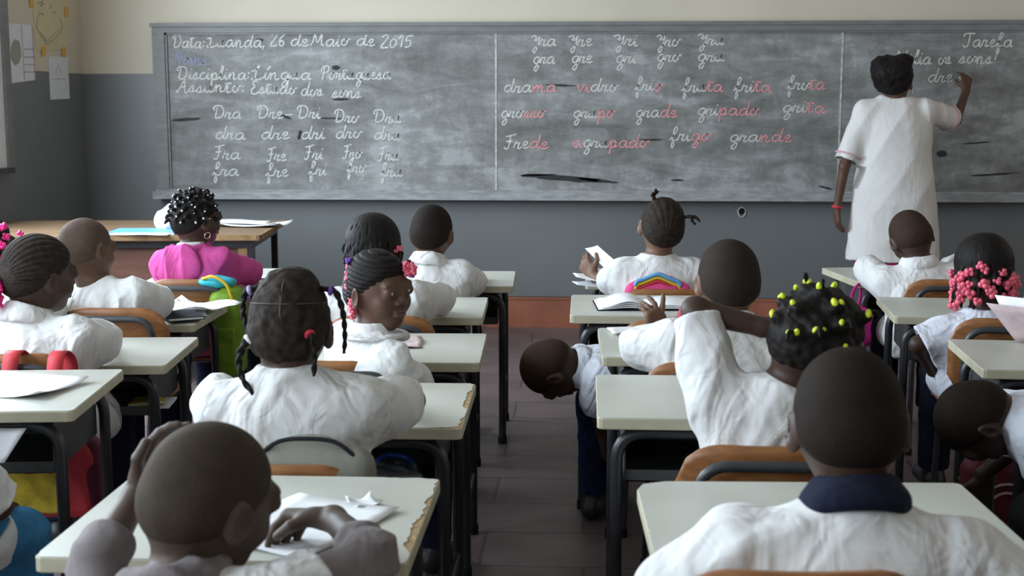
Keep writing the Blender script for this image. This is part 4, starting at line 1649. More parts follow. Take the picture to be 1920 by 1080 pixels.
def braid(F, pts, r, k=.004, bumps=True):
    """a twisted plait of two strands along a smooth path"""
    P = catmull(pts, 8)
    if not bumps:
        for i in range(len(P) - 1):
            F.u(cap(P[i], P[i + 1], r * (1 - .3 * i / len(P)), r * (1 - .3 * (i + 1) / len(P))), k)
        return
    D = [0]
    for i in range(len(P) - 1):
        D.append(D[-1] + np.linalg.norm(P[i + 1] - P[i]))
    n = max(4, int(D[-1] / (r * .55)))
    T_ = np.linspace(0, D[-1], n)
    C = np.stack([np.interp(T_, D, [q[j] for q in P]) for j in range(3)], 1)
    for st in (0, PI):
        prev = None
        for i in range(n):
            t = nrm(C[min(i + 1, n - 1)] - C[max(i - 1, 0)])
            a = nrm(np.cross(t, V3(.31, .87, .2))); b = np.cross(t, a)
            sc = 1 - .35 * i / n
            q = st + T_[i] / r * 1.15
            p = C[i] + (a * math.cos(q) + b * math.sin(q)) * r * .48 * sc
            if prev is not None:
                F.u(cap(prev, p, r * .60 * sc), .0012)
            prev = p


def strands(F, Q, n, r, hang, grow=.006, el0=78, front=55, hang_var=.3, seed=1, min_el=-5, flare=1.0):
    """thin braids laid over the skull from the crown and then hanging; returns their end points"""
    rr = np.random.default_rng(seed)
    ends = []
    for i in range(n):
        az = 360 * (i * .618034 % 1)
        if min(abs(az - 90), 360 - abs(az - 90)) < front:
            continue
        P = []
        lo = min_el + rr.uniform(-8, 12)
        for e in np.linspace(el0 - rr.uniform(0, 25), lo, 7):
            a = math.radians(az + rr.uniform(-3, 3)); q = math.radians(e)
            P.append(hp_(Q, (.072 + grow) * math.cos(q) * math.cos(a) * flare, -.012 + (.089 + grow) * math.cos(q) * math.sin(a) * flare, .022 + (.080 + grow) * math.sin(q)))
        L = hang * (1 + rr.uniform(-hang_var, hang_var))
        out = nrm((P[-1] - Q.hc) * V3(1, 1, 0))
        p = P[-1]
        for k in range(1, 4):
            P.append(p + V3(0, 0, -L * k / 3) + out * .006 * k / 3 + rr.normal(size=3) * .003)
        braid(F, P, r, .002, False)
        ends.append((P[-1], P[-2], az))
    return ends


def ridge_fan(n, depth, zc=-.02, yc=0):
    def f(P):
        ph = np.arctan2(P[:, 0], P[:, 2] - zc)
        return depth * (np.abs(np.sin(ph * n / 2)) ** .6 - .6) * -1
    return f


def ridge_rows(pitch, depth, tilt=0.0):
    def f(P):
        return -depth * (np.abs(np.sin(PI * (P[:, 2] + tilt * P[:, 1]) / pitch)) ** .6 - .6)
    return f


def tie(Q, p, d, r, matl, name='hair_tie', parent=None, r2=.006):
    d = nrm(np.array(d, float))
    a = nrm(np.cross(d, (0.3, .2, 1))); RR = np.stack([a, np.cross(d, a), d], 1)
    F = Field(.002)
    F.u(torus(p, RR, r, r2, r2 * 1.2), 0)
    F.noise(lambda P: noise3(P, 400, 3) * .0012, .02)
    return F.build(name, M[matl], parent or Q.root, Q.base)


# ---- near boy in the grey hood (left foreground)
hc = V3(-.535, 1.80, .792)
Q = person('person with shaved head in taupe hood and white smock, nearest the camera at left', (-.53, 1.66), hc, rot(-38, -14, 4), 'olive', 1.05, sy=-6, sw=.128, hv=.0035, fold=.004, seed=2, pants='dark_cloth', slk=1.15, neck_drop=-.004,
           arms={'L': dict(el=(-.722, 1.83, .675), wr=(-.700, 1.945, .745), d=(.25, .45, .8), pn=(.9, -.2, .0), side=(-.1, -.9, .4), curl=28, sleeve=.42, drape=0),
                 'R': dict(el=(-.315, 1.865, .685), wr=(-.400, 2.005, .695), d=(-.85, .45, -.12), pn=(-.25, -.35, -.9), side=(-.5, -.6, .5), curl=[48, 52, 55, 55], thumb=.3, sleeve=.42, drape=0)})
crop_hair(Q, 'olive', cran=(1.0, 1.0, 1.0))
for n_ in 'LR':
    a = Q.arms[n_]
    e_, w1 = a['el'], a['wr']
    F = Field(.004)
    F.u(cap(Q.sh[n_] * .75 + e_ * .25, e_, .038, .038), 0)
    F.u(cap(e_, e_ + (w1 - e_) * .5, .038, .035), .03)
    F.u(torus(e_ + (w1 - e_) * .30, np.stack([nrm(np.cross(w1 - e_, (0, .2, 1))), nrm(np.cross(w1 - e_, np.cross(w1 - e_, (0, .2, 1)))), nrm(w1 - e_)], 1), .034, .0085, .024), .004)
    F.noise(folds(.0045, 41, 50, 1), .02)
    F.sub(cap(e_ + (w1 - e_) * .42, e_ + (w1 - e_) * 1.1, .08, flat=True), .003)
    F.sub(cap(e_ + (w1 - e_) * .30, e_ + (w1 - e_) * .7, .029, flat=True), .003)
    F.build('hoodie_sleeve', M['shirt_grey'], Q.root, Q.base)
F = Field(.0045)
F.u(torus(Q.nb + V3(0, 0, .006), Q.T, .062, .021, .020), 0)
F.u(ell(Q.nb + V3(.0, -.075, -.035), (.095, .034, .06), Q.T), .03)
F.noise(folds(.005, 77, 48, .6), .03)
F.sub(cap(Q.nb - Q.nd * .03, Q.nb + Q.nd * .1, .050, .056, flat=True), .006)
F.build('hood', M['shirt_grey'], Q.root, Q.base)
pen = thing('pencil', 'short whitish pencil in the hand of the near bald boy', 'pencil', (-.468, 2.035, .683))
m = MB(); m.tube([(0, 0, 0), (-.045, .03, -.035)], .0042, 8); m.build('shaft', M['white_plastic'], pen)
m = MB(); m.tube([(-.045, .03, -.035), (-.0525, .035, -.041)], .0042, 8, r_end=.0008); m.build('tip', M['hair'], pen)

# ---- near boy with the navy collar (right foreground)
hc = V3(.389, 1.915, .890)
Q = person('person with cropped hair, white smock and navy collar seen from behind, nearest at right', (.380, 1.805), hc, rot(0, -9, -1), 'dark', 1.05, sy=0, sw=.158, hv=.0045, fold=.0045, seed=3, slk=1.25, wide=1.02,
           arms={'L': dict(el=(.130, 1.845, .640), wr=(.315, 1.955, .695)), 'R': dict(el=(.635, 1.845, .640), wr=(.47, 1.955, .695))}, collar='navy', neck_drop=-.006, sdrop=.070)
crop_hair(Q, 'deep')

# ---- girl with four pigtails
hc = V3(-.618, 2.68, .893)
Q = person('person with four braided pigtails, lavender, white and red ties, seen from behind', (-.60, 2.685), hc, rot(2, -6, 0), 'dark', 1.05, sw=.142, fold=.0055, seed=4, slk=1.25, neck_drop=-.030, sdrop=.078,
           arms={'R': dict(el=(-.385, 2.835, .70), wr=(-.46, 2.98, .672), sleeve=.84), 'L': dict(el=(-.815, 2.82, .70), wr=(-.72, 2.98, .672), sleeve=1.5)})
F = shell(hc, Q.hR, Q.s, .007, .0035, nz=lambda P: .0030 * noise3(P, 160, 5), low=-.022)
F.u(ell(hp_(Q, .005, -.01, .098), (.045, .035, .016)), .03)
F.noise(lambda P: .003 * noise3(P, 230, 9), .02)
H = add_hair(Q, F, M['hair_brown'])
mb = MB()


def on_skull(Q, az, el, g=.0075):
    a, q = math.radians(az), math.radians(el)
    return hp_(Q, (.072 + g) * math.cos(q) * math.cos(a), -.012 + (.089 + g) * math.cos(q) * math.sin(a), .022 + (.080 + g) * math.sin(q))


for pts in ([on_skull(Q, -90, e, .0068) for e in range(-25, 86, 8)], [on_skull(Q, a, 18, .0068) for a in range(-170, -8, 10)]):
    mb = MB(); mb.tube(catmull(pts, 3), .0014, 6)
    o = mb.build('parting', M['scalp'], H); o.location = -Q.base
for x, pts, c1, r in ((-1, [(-.062, -.02, .075), (-.085, -.02, .070), (-.090, -.025, .03), (-.078, -.035, -.01), (-.072, -.05, -.03)], 'lavender', .0078),
                      (1, [(.066, -.02, .075), (.092, -.015, .070), (.108, -.02, .03), (.112, -.02, -.02), (.110, -.02, -.052)], 'purple', .0078),
                      (-1, [(-.058, -.065, -.012), (-.075, -.07, -.028), (-.088, -.072, -.06), (-.078, -.078, -.10), (-.055, -.085, -.128)], 'white_plastic', .0092),
                      (1, [(.046, -.085, .0), (.058, -.095, -.015), (.064, -.095, -.05), (.062, -.088, -.09)], 'red_band', .0085)):
    P = [hp_(Q, *p) for p in pts]
    F = Field(.0028)
    braid(F, P, r, .004)
    add_hair(Q, F, M['hair'], 'pigtail', parent=H)
    tie(Q, P[0] * .35 + P[1] * .65, P[1] - P[0], r * .85, c1, parent=H, r2=.0042)

# ---- girl looking back
hc = V3(-.556, 3.475, .862)
Q = person('person with cornrows and pink beads who turns her face back towards the camera', (-.64, 3.465), hc, rot(-128, -2, 3), 'brown', 1.0, sy=-48, sw=.122, hv=.0027, fold=.004, seed=5, neck_drop=-.004, pz=.445, lips=True,
           neckbase=(-.575, 3.468, .748), eye_look=(-.38, 1, -.05), collar=None,
           arms={'R': dict(el=(-.452, 3.435, .60), wr=(-.50, 3.51, .535), sleeve=1.7), 'L': dict(el=(-.68, 3.63, .675), wr=(-.70, 3.74, .672), sleeve=1.7)})
F = shell(hc, Q.hR, Q.s, .0055, .0020, ridge_rows(.0125, .0042, .15))
H = add_hair(Q, F, M['hair'])
F = Field(.003)            # wide flat collar of her smock
nd = nrm(hc + V3(0, 0, -.05) - Q.nb)
F.u(torus(Q.nb + V3(0, 0, .010), np.eye(3), .052, .007, .020), 0)
F.u(torus(Q.nb + V3(0, 0, -.010), np.eye(3), .070, .022, .009), .014)
for da in (20, -20):
    a = math.radians(-48 + 90 + da)
    F.u(ell(Q.nb + V3(math.cos(a), math.sin(a), 0) * .082 + V3(0, 0, -.022), (.022, .02, .012), Rz(a)), .015)
F.sub(cap(Q.nb - V3(0, 0, .03), Q.nb + V3(0, 0, .08), .046, .052, flat=True), .004)
F.build('collar', M['shirt'], Q.root, Q.base)
F = Field(.003)
L1 = [aty(x, y, Y) for x, y, Y in ((662, 487, 3.50), (652, 512, 3.465), (656, 545, 3.455), (660, 572, 3.45), (664, 592, 3.45))]
L2 = [aty(x, y, Y) for x, y, Y in ((668, 500, 3.50), (660, 530, 3.47), (664, 560, 3.46), (668, 582, 3.455))]
R1 = [aty(x, y, Y) for x, y, Y in ((752, 484, 3.47), (766, 488, 3.46), (771, 500, 3.45), (772, 512, 3.45))]
R1[0] = hc + nrm(R1[1] - hc) * .080
for L in (L1, L2, R1):
    F = Field(.003)
    braid(F, L, .0055, .003)
    add_hair(Q, F, M['hair'], 'braid', parent=H)
for L, n in ((L1, 11), (L2, 9)):
    C = catmull(L, 12)
    for k in range(n):
        bead(Q, H, C[int(3 + (len(C) - 4) * k / (n - 1))] + V3(random.uniform(-.006, .006), -.006, 0), 'bow', M['beadpink'] if k not in (0, 5) else M['purple'], .0075)
for k in range(9):
    bead(Q, H, aty(767, 500, 3.452) + V3(.014 * math.cos(k * 2.4), -.004 + .004 * math.sin(k * 5), .016 * math.sin(k * 2.4) - .001 * k) * (.5 + .5 * (k % 3) / 2), 'bow', M['beadpink'], .0075)
for p in (aty(655, 489, 3.47), aty(774, 513, 3.452)):
    bead(Q, H, p, 'bow', M['purple'], .008, 'hair_tie')

# ---- child with loose thin braids
hc = V3(-.698, 4.255, .889)
Q = person('person with loose thin black braids, half hidden behind the girl looking back', (-.665, 4.225), hc, rot(-4, -4, 0), 'dark', 1.02, sw=.135, fold=.004, seed=6, slk=1.2,
           arms={'R': dict(el=(-.492, 4.375, .70), wr=(-.58, 4.52, .672))})
F = shell(hc, Q.hR, Q.s, .002, .003)
strands(F, Q, 150, .0050, .050, .008, front=62, seed=3, flare=1.06, el0=86)
H = add_hair(Q, F, M['hair'])
p = aty(738, 470, 4.20)
bead(Q, H, p, 'bow', M['beadpink'], .010); bead(Q, H, p + V3(.018, 0, .008), 'bow', M['beadpink'], .008)

# ---- short haired boy, front of the left middle row
hc = V3(-.589, 4.995, .873)
Q = person('person with short black hair and cream white shirt facing the blackboard, hand on front desk', (-.58, 4.975), hc, rot(-16, -2, 2), 'brown', 1.0, sw=.120, fold=.004, seed=7, slk=1.2,
           arms={'R': dict(el=(-.432, 5.07, .665), wr=(-.46, 5.20, .682), sleeve=.98)}, collar='shirt')
crop_hair(Q, 'dark', .004)

# ---- girl with yellow hair ties, arm behind her head
hc = V3(.478, 2.665, .876)
Q = person('person with yellow hair ties leaning right, one arm raised behind the head', (.365, 2.655), hc, rot(-52, -14, 22), 'dark', 1.03, sw=.128, fold=.0055, seed=8, slk=1.2, lean_sh=-.28, neckbase=(.408, 2.65, .785),
           arms={'L': dict(el=(.232, 2.735, .925), wr=(.372, 2.72, .893), d=(.95, .0, .05), pn=(.1, -1, 0), side=(0, .2, 1), curl=14, sleeve=.93),
                 'R': dict(el=(.565, 2.79, .715), wr=(.50, 2.94, .692), sleeve=1.2)}, neck_drop=0)
F = shell(hc, Q.hR, Q.s, .006, .003, nz=lambda P: .003 * noise3(P, 190, 6))
H = None
tufts = []
for az, el_ in ((-90, 60), (-40, 50), (-140, 48), (-90, 25), (-45, 12), (-135, 15), (-20, 30), (-165, 25), (-70, -5), (-110, 0), (30, 45), (150, 50), (-5, 5)):
    p = on_skull(Q, az, el_, .008)
    d = nrm(p - hc)
    F.u(ell(p, (.020, .020, .012)), .014)
    F.u(cap(p, p + d * .010 + V3(0, 0, -.006), .0065, .005), .004)
    tufts.append((p + d * .012, d))
F.noise(lambda P: .0022 * noise3(P, 260, 16), .02)
H = add_hair(Q, F, M['hair'])
for p, d in tufts[::2]:
    F = Field(.003)
    braid(F, [p, p + d * .02, p + d * .03 + V3(0, 0, -.02)], .0055, .003)
    add_hair(Q, F, M['hair'], 'braid', parent=H)
for k, (p, d) in enumerate(tufts):
    for j in ((-1, 1) if k % 3 else (1,)):
        bead(Q, H, p + np.cross(d, (0, .3, 1)) * .008 * j + d * random.uniform(.000, .006), 'barrel', M['beadyellow'], random.uniform(.0058, .0085))
F = Field(.004)
F.u(ell(Q.nb + V3(.02, -.052, -.012), (.007, .005, .007)), 0)
F.build('button', M['bag_grey'], Q.root, Q.base)

# ---- boy raising his left hand
hc = V3(.382, 3.515, .889)
Q = person('person with short black hair and white shirt, left hand raised with spread fingers', (.355, 3.475), hc, rot(10, -3, 1), 'warm', 1.04, sw=.136, fold=.0045, seed=9, slk=1.2, hv=.0035,
           arms={'L': dict(el=(.150, 3.56, .695), wr=(.190, 3.66, .690), d=(.10, .12, 1), pn=(-.55, .75, 0), side=(.75, .5, .1), curl=[4, 34, 50, 54], sleeve=1.5, thumb=.1),
                 'R': dict(el=(.575, 3.57, .70), wr=(.50, 3.70, .70), sleeve=1.3)}, collar='shirt')
crop_hair(Q, 'brown', .004)

# ---- child bent into the aisle
up = nrm(V3(-1, .02, -.06)); fr = V3(-.05, .30, -1); fr = nrm(fr - up * fr.dot(up))
HR = np.stack([np.cross(fr, up), fr, up], 1)
Q = person('person with shaved head bending sideways down into the central aisle, in jeans', (.245, 4.195), (-.106, 4.10, .515), HR, 'dark', .97, sy=90, sw=.112, fold=.004, seed=10, pants='jeans', shirt='shirt_blue', neckbase=(-.022, 4.11, .528), pz=.455, slk=1.35, collar='shirt_blue',
           arms={'L': dict(el=(.035, 4.055, .43), wr=(.06, 4.10, .31), d=(.1, .1, -1), pn=(1, 0, 0), side=(0, 1, 0), sleeve=1.3), 'R': dict(el=(.05, 4.215, .44), wr=(.10, 4.20, .32), d=(.1, 0, -1), pn=(0, -1, 0), side=(-1, 0, 0), sleeve=1.3)},
           legs={'L': dict(hip=(.20, 4.16, .44), kn=(.03, 4.155, .40), an=(.035, 4.19, .085), f=(.35, .9, 0)), 'R': dict(hip=(.23, 4.23, .44), kn=(.10, 4.235, .42), an=(.085, 4.31, .085), f=(.35, .9, 0))})
crop_hair(Q, 'bare', .0025)

# ---- child holding loose sheets, front of the right middle row
hc = V3(.287, 4.97, .905)
Q = person('person with cornrows in two small tufts looking up, loose papers in left hand', (.275, 4.90), hc, rot(8, 14, 8), 'warm', 1.03, sw=.128, fold=.004, seed=11, slk=1.2,
           arms={'L': dict(el=(.10, 5.0, .69), wr=(.04, 5.085, .685), d=(-.45, .4, .55), pn=(.6, .5, -.2), side=(-.1, -.5, .8), curl=30, sleeve=1.3), 'R': dict(el=(.43, 5.03, .70), wr=(.42, 5.17, .685))})
F = shell(hc, Q.hR, Q.s, .0055, .0027, ridge_fan(26, .003))
for pts in ([(-.045, .01, .09), (-.052, .0, .108), (-.048, -.01, .125), (-.055, -.02, .118)], [(.062, -.06, .06), (.082, -.07, .068), (.10, -.075, .062), (.112, -.078, .052)]):
    for j in range(3):
        braid(F, [hp_(Q, *(np.array(p) + np.array((.006 * (j - 1), .003 * j, .005 * ((j * 2) % 3 - 1))) * (i > 1) * 1.6)) for i, p in enumerate(pts)], .008 - .001 * j, .005)
H = add_hair(Q, F, M['hair_brown'])

# ---- girl with the low beaded ponytail
hc = V3(-1.545, 3.60, .880)
Q = person('person with fine cornrows and a low ponytail tied in hot pink beads, left side', (-1.555, 3.545), hc, rot(-38, -4, 2), 'dark', 1.06, sy=-8, sw=.142, fold=.005, seed=12, slk=1.25,
           arms={'R': dict(el=(-1.405, 3.725, .665), wr=(-1.47, 3.86, .632), sleeve=.88), 'L': dict(el=(-1.76, 3.69, .665), wr=(-1.66, 3.86, .632))}, collar='shirt')
F = shell(hc, Q.hR, Q.s, .006, .0024, ridge_fan(38, .0036, -.015))
tl = [hp_(Q, -.010, -.095, -.012), hp_(Q, -.012, -.118, -.022), hp_(Q, -.012, -.132, -.045), hp_(Q, -.012, -.135, -.065)]
braid(F, tl, .016, .008)
H = add_hair(Q, F, M['hair_brown'])
tie(Q, tl[1], tl[1] - tl[0], .017, 'beadhot', parent=H, r2=.007)
for k in range(16):
    bead(Q, H, tl[2] + V3(.024 * math.cos(k * 2.4), .024 * math.sin(k * 2.4), .010 - .055 * k / 15), 'bow', M['beadhot'], .0085)

# ---- bald boy by the brown table
hc = V3(-1.698, 4.35, .868)
Q = person('person with shaved pale brown head in a loose white shirt, by the brown table', (-1.615, 4.325), hc, rot(-30, -8, -8), 'brown', 1.02, sy=-10, sw=.14, fold=.0065, seed=13, slk=1.5, neckbase=(-1.672, 4.335, .752),
           arms={'R': dict(el=(-1.488, 4.485, .665), wr=(-1.53, 4.61, .628), sleeve=.9)})
crop_hair(Q, 'pale', .0025)

# ---- child in the pink hoodie
hc = V3(-1.551, 5.135, .908)
Q = person('person in a magenta pink hoodie with short twists and silver hair beads', (-1.545, 5.07), hc, rot(-42, 0, 0), 'dark', 1.02, sy=-14, sw=.128, fold=.005, seed=14, shirt='pink_knit', slk=1.2,
           arms={'R': dict(el=(-1.378, 5.245, .68), wr=(-1.47, 5.37, .665), sleeve=1.9)})
F = Field(.0045)
F.u(torus(Q.nb + V3(0, 0, -.005), Q.T, .066, .020, .022), 0)
F.u(ell(Q.nb + Q.T @ V3(-.02, -.078, -.075), (.105, .030, .095), Q.T @ Ry(-.25)), .03)
F.noise(folds(.006, 78, 40, .5), .03)
F.sub(cap(Q.nb - Q.nd * .03, Q.nb + Q.nd * .1, .050, .058, flat=True), .006)
F.build('hood', M['pink_knit'], Q.root, Q.base)
F = Field(.0035)
F.u(torus(Q.nb + Q.nd * .012, Q.T, .050, .007, .012), 0)
F.build('collar', M['shirt'], Q.root, Q.base)
F = shell(hc, Q.hR, Q.s, .006, .0035)
ends = []
rr = np.random.default_rng(5)
for i in range(110):
    az = 360 * (i * .618034 % 1); el_ = -18 + 105 * ((i + .5) / 110)
    if min(abs(az - 90), 360 - abs(az - 90)) < 52 and el_ < 40:
        continue
    p = on_skull(Q, az, el_, .006); d = nrm(p - hc)
    e = p + d * .014 + V3(rr.normal() * .008, rr.normal() * .008, -.012 + rr.normal() * .006)
    F.u(cap(p, (p + e) / 2 + d * .006, .008, .007), .003); F.u(cap((p + e) / 2 + d * .006, e, .007, .005), .003)
    ends.append(e)
H = add_hair(Q, F, M['hair'])
for k, e in enumerate(ends):
    if k % 4:
        bead(Q, H, e + nrm(e - hc) * .003, 'ball', M['beadsilver'], .0038 if k % 3 else .0048)
F = Field(.0022)
F.u(torus(hp_(Q, .082, -.008, -.062), Q.hR @ Ry(.3) @ Rx(0) @ Ry(PI / 2), .013, .0025), 0)
F.build('earring', M['gold'], Q.root, Q.base)

# ---- boy bent down at the right edge
up = nrm(V3(-1, .05, .08)); fr = V3(-.1, .12, -1); fr = nrm(fr - up * fr.dot(up))
HR = np.stack([np.cross(fr, up), fr, up], 1)
Q = person('person with dark cropped hair bent down sideways at the right edge, dark trousers', (1.36, 3.26), (.978, 3.25, .568), HR, 'deep', 1.0, sy=80, sw=.125, fold=.0045, seed=15, pants='dark_cloth', shirt='shirt_blue', neckbase=(1.040, 3.235, .588), pz=.46, slk=1.5,
           arms={'L': dict(el=(1.12, 3.13, .46), wr=(1.10, 3.22, .36), d=(-.1, .3, -1), pn=(0, 1, 0), side=(1, 0, 0), sleeve=.9), 'R': dict(el=(1.14, 3.42, .47), wr=(1.06, 3.44, .38), d=(-.2, 0, -1), pn=(0, -1, 0), side=(-1, 0, 0), sleeve=.9)},
           legs={'L': dict(hip=(1.33, 3.20, .44), kn=(1.075, 3.07, .385), an=(1.10, 3.10, .085)), 'R': dict(hip=(1.38, 3.33, .44), kn=(1.22, 3.50, .42), an=(1.22, 3.52, .085))})
crop_hair(Q, 'deep', .003)

# ---- child with many pink beads
hc = V3(1.297, 4.32, .822)
Q = person('person with thin braids ending in many coral pink beads, short white sleeves', (1.335, 4.285), hc, rot(0, -10, 0), 'dark', 1.05, sw=.130, fold=.0045, seed=16, slk=1.6, shirt='shirt_blue', neckbase=(1.305, 4.285, .695),
           arms={'L': dict(el=(1.095, 4.295, .575), wr=(1.165, 4.37, .475), d=(.5, .6, -.3), pn=(0, 0, -1), side=(1, 0, 0), sleeve=.86), 'R': dict(el=(1.54, 4.41, .675), wr=(1.47, 4.56, .665), sleeve=.9)})
F = shell(hc, Q.hR, Q.s, .006, .0033)
ends = strands(F, Q, 100, .0070, .075, .008, front=40, seed=8, flare=1.02, hang_var=.9, min_el=-14)
H = add_hair(Q, F, M['hair'])
for k, (p, p2, az) in enumerate(ends):
    if k % 5 in (0, 2, 3):
        bead(Q, H, p, 'bow', M['beadpink'], .0115 if k % 3 else .0145)
    if k % 7 == 0:
        bead(Q, H, p2 + nrm((p2 - hc) * V3(1, 1, 0)) * .008 + V3(0, 0, .02), 'bow', M['beadpink'], .0120)

# ---- boy resting his head, nearest the teacher
hc = V3(1.308, 5.335, .828)
Q = person('person with shaved dark head drooping over the front right desk', (1.365, 5.24), hc, rot(4, -24, -16), 'dark', 1.04, sw=.138, fold=.005, seed=17, slk=1.25, neckbase=(1.335, 5.29, .725),
           arms={'L': dict(el=(1.165, 5.47, .69), wr=(1.215, 5.60, .662), sleeve=.95), 'R': dict(el=(1.54, 5.44, .70), wr=(1.45, 5.58, .662), sleeve=1.4)}, collar='shirt')
crop_hair(Q, 'bare', .0025)

# ---- child in blue trousers cut by the left edge, and the one at the edge farther on
Q = person('person cut off by the left frame edge, white sleeve and blue trousers', (-1.46, 2.53), (-1.45, 2.56, .89), rot(-5, -6, 0), 'dark', 1.02, sy=-8, sw=.13, fold=.005, seed=18, slk=1.3, pants='teal_cloth',
           arms={'R': dict(el=(-1.235, 2.60, .515), wr=(-1.29, 2.74, .47), sleeve=.98)}, legs={'R': dict(hip=(-1.39, 2.54, .44), kn=(-1.265, 2.77, .395), an=(-1.25, 2.80, .085))})
crop_hair(Q, 'dark')
hc = V3(-1.945, 4.12, .90)
Q = person('person with bunched pink beads cut off by the left frame edge, beyond the cornrowed girl', (-2.05, 4.08), hc, rot(-20, 0, 0), 'dark', 1.02, sy=0, sw=.128, fold=.005, seed=19)
F = shell(hc, Q.hR, Q.s, .006, .004)
braid(F, [hp_(Q, .06, -.03, .06), hp_(Q, .09, -.03, .05), hp_(Q, .10, -.03, .0), hp_(Q, .10, -.03, -.04)], .010, .004)
H = add_hair(Q, F, M['hair'])
for k in range(14):
    bead(Q, H, hp_(Q, .095 + .018 * math.cos(k * 2.4), -.035 + .018 * math.sin(k * 2.4), .072 - .15 * k / 13), 'bow', M['beadhot'], .0095)
bead(Q, H, aty(38, 438, 4.05), 'bow', M['beadhot'], .008)

# ---- the teacher
hc = V3(1.712, 7.47, 1.485)
Q = person('person standing at the blackboard in a white knee length gown, writing with raised right arm', (1.72, 7.42), hc, rot(-22, 4, -3), 'brown', 1.10, sy=2, sw=.150, shirt=None, pants=None, pz=.86, hv=.006, neckbase=(1.715, 7.44, 1.385),
           arms={'L': dict(el=(1.435, 7.39, 1.02), wr=(1.405, 7.405, .79), d=(.06, .02, -1), pn=(1, .2, 0), side=(.2, 1, 0), curl=20, sleeve=.98),
                 'R': dict(el=(2.09, 7.60, 1.275), wr=(2.195, 7.80, 1.435), d=(.05, .25, .8), pn=(-.2, .9, -.3), side=(-1, 0, .1), curl=[30, 38, 45, 48], thumb=.3, sleeve=.9)},
           legs={'L': dict(hip=(1.63, 7.42, .84), kn=(1.63, 7.44, .46), an=(1.63, 7.40, .085)), 'R': dict(hip=(1.81, 7.42, .84), kn=(1.82, 7.45, .46), an=(1.83, 7.42, .085))})
F = Field(.007)
I3 = np.eye(3)
F.u(loft((1.725, 7.43, .49), I3, [(0, .262, .165, .005), (.10, .255, .165, .005), (.28, .243, .165, 0), (.45, .228, .155, -.005), (.58, .205, .140, -.012), (.70, .208, .135, -.012), (.81, .205, .115, -.012, .005), (.875, .150, .085, -.012, .01), (.915, .075, .065, -.012, .012)]), 0)
for n_ in 'LR':
    a = Q.arms[n_]
    t = .90 if n_ == 'L' else .86
    c_ = Q.sh[n_] + (a['el'] - Q.sh[n_]) * t
    F.u(cap(Q.nb + V3(0, 0, -.025), Q.sh[n_], .05, .066), .04)
    F.u(cap(Q.sh[n_], c_, .070, .072), .04)
    a['cuff'] = c_; a['cd'] = nrm(a['el'] - Q.sh[n_])
F.noise(folds(.006, 91, 22, -.25), .03)
for n_ in 'LR':
    a = Q.arms[n_]
    F.sub(cap(a['cuff'], a['cuff'] + a['cd'] * .12, .12, flat=True), .003)
    F.sub(cap(a['cuff'] - a['cd'] * .03, a['cuff'] + a['cd'] * .03, .060, flat=True), .003)
F.sub(cap(Q.nb + V3(-.005, 0, .012), Q.nb + V3(-.005, 0, .10), .058, .066, flat=True), .006)
F.sub(loft((1.73, 7.43, .47), I3, [(0, .245, .15), (.05, .245, .15)]), .004)
F.cut(half((0, 0, .492), (0, 0, -1)), .003)
G = F.build('gown', M['gown'], Q.root, Q.base)
for n_ in 'LR':
    a = Q.arms[n_]
    d = a['cd']; x_ = nrm(np.cross(d, (0, 1, .1)))
    F = Field(.004)
    F.u(torus(a['cuff'] - d * .030, np.stack([x_, np.cross(d, x_), d], 1), .0735, .0045, .006), 0)
    F.build('piping', M['pink_trim'], G, (0, 0, 0) if False else Q.base)
F = Field(.007)
F.u(loft((1.73, 7.43, .33), I3, [(0, .215, .135), (.40, .21, .13)]), 0)
F.noise(folds(.008, 93, 26, .2), .03)
F.build('skirt', M['magenta'], Q.root, Q.base)
F = Field(.004)
a = Q.arms['L']
d = nrm(a['wr'] - a['el']); x_ = nrm(np.cross(d, (0, 1, .1)))
F.u(torus(a['wr'] - d * .005, np.stack([x_, np.cross(d, x_), d], 1), .026, .006, .008), 0)
F.build('bracelet', M['red_band'], Q.root, Q.base)
F = shell(hc, Q.hR, Q.s, .012, .005)
F.u(ell(hp_(Q, -.008, -.045, .05), (.112, .105, .095), Q.hR), .03)
F.u(ell(hp_(Q, -.055, -.04, .10), (.055, .06, .040), Q.hR), .03)
F.u(ell(hp_(Q, .055, -.035, .105), (.05, .06, .038), Q.hR), .03)
F.noise(lambda P: .007 * noise3(P, 85, 6) + .003 * noise3(P, 240, 7), .03)
add_hair(Q, F, M['hair'])
F = Field(.003)
F.u(ell(hp_(Q, .082, -.004, -.058), (.008, .008, .010)), 0)
F.build('earring', M['gold'], Q.root, Q.base)
F = Field(.004)
ha = Q.arms['R']
ch = thing('chalk_stick', 'white chalk stick in the raised hand of the teacher at the blackboard', 'chalk', (2.19, 7.895, 1.51))
m = MB(); m.tube([(0, -.03, -.02), (0, .018, .012)], .0055, 8); m.build('stick', M['chalk'], ch)


# ------------------------------------------------------------------ bags and other small things
def rbox(c, hf, R=np.eye(3), r=.02):
    c = np.array(c, float); hf = np.array(hf, float)

    def fn(X, Y, Z):
        a, b, d = X - c[0], Y - c[1], Z - c[2]
        q = [np.abs(a * R[0, i] + b * R[1, i] + d * R[2, i]) - hf[i] + r for i in range(3)]
        return np.sqrt(np.maximum(q[0], 0) ** 2 + np.maximum(q[1], 0) ** 2 + np.maximum(q[2], 0) ** 2) + np.minimum(np.maximum(np.maximum(q[0], q[1]), q[2]), 0) - r
    h = (np.abs(R) * hf[None, :]).sum(1)
    return fn, c - h, c + h


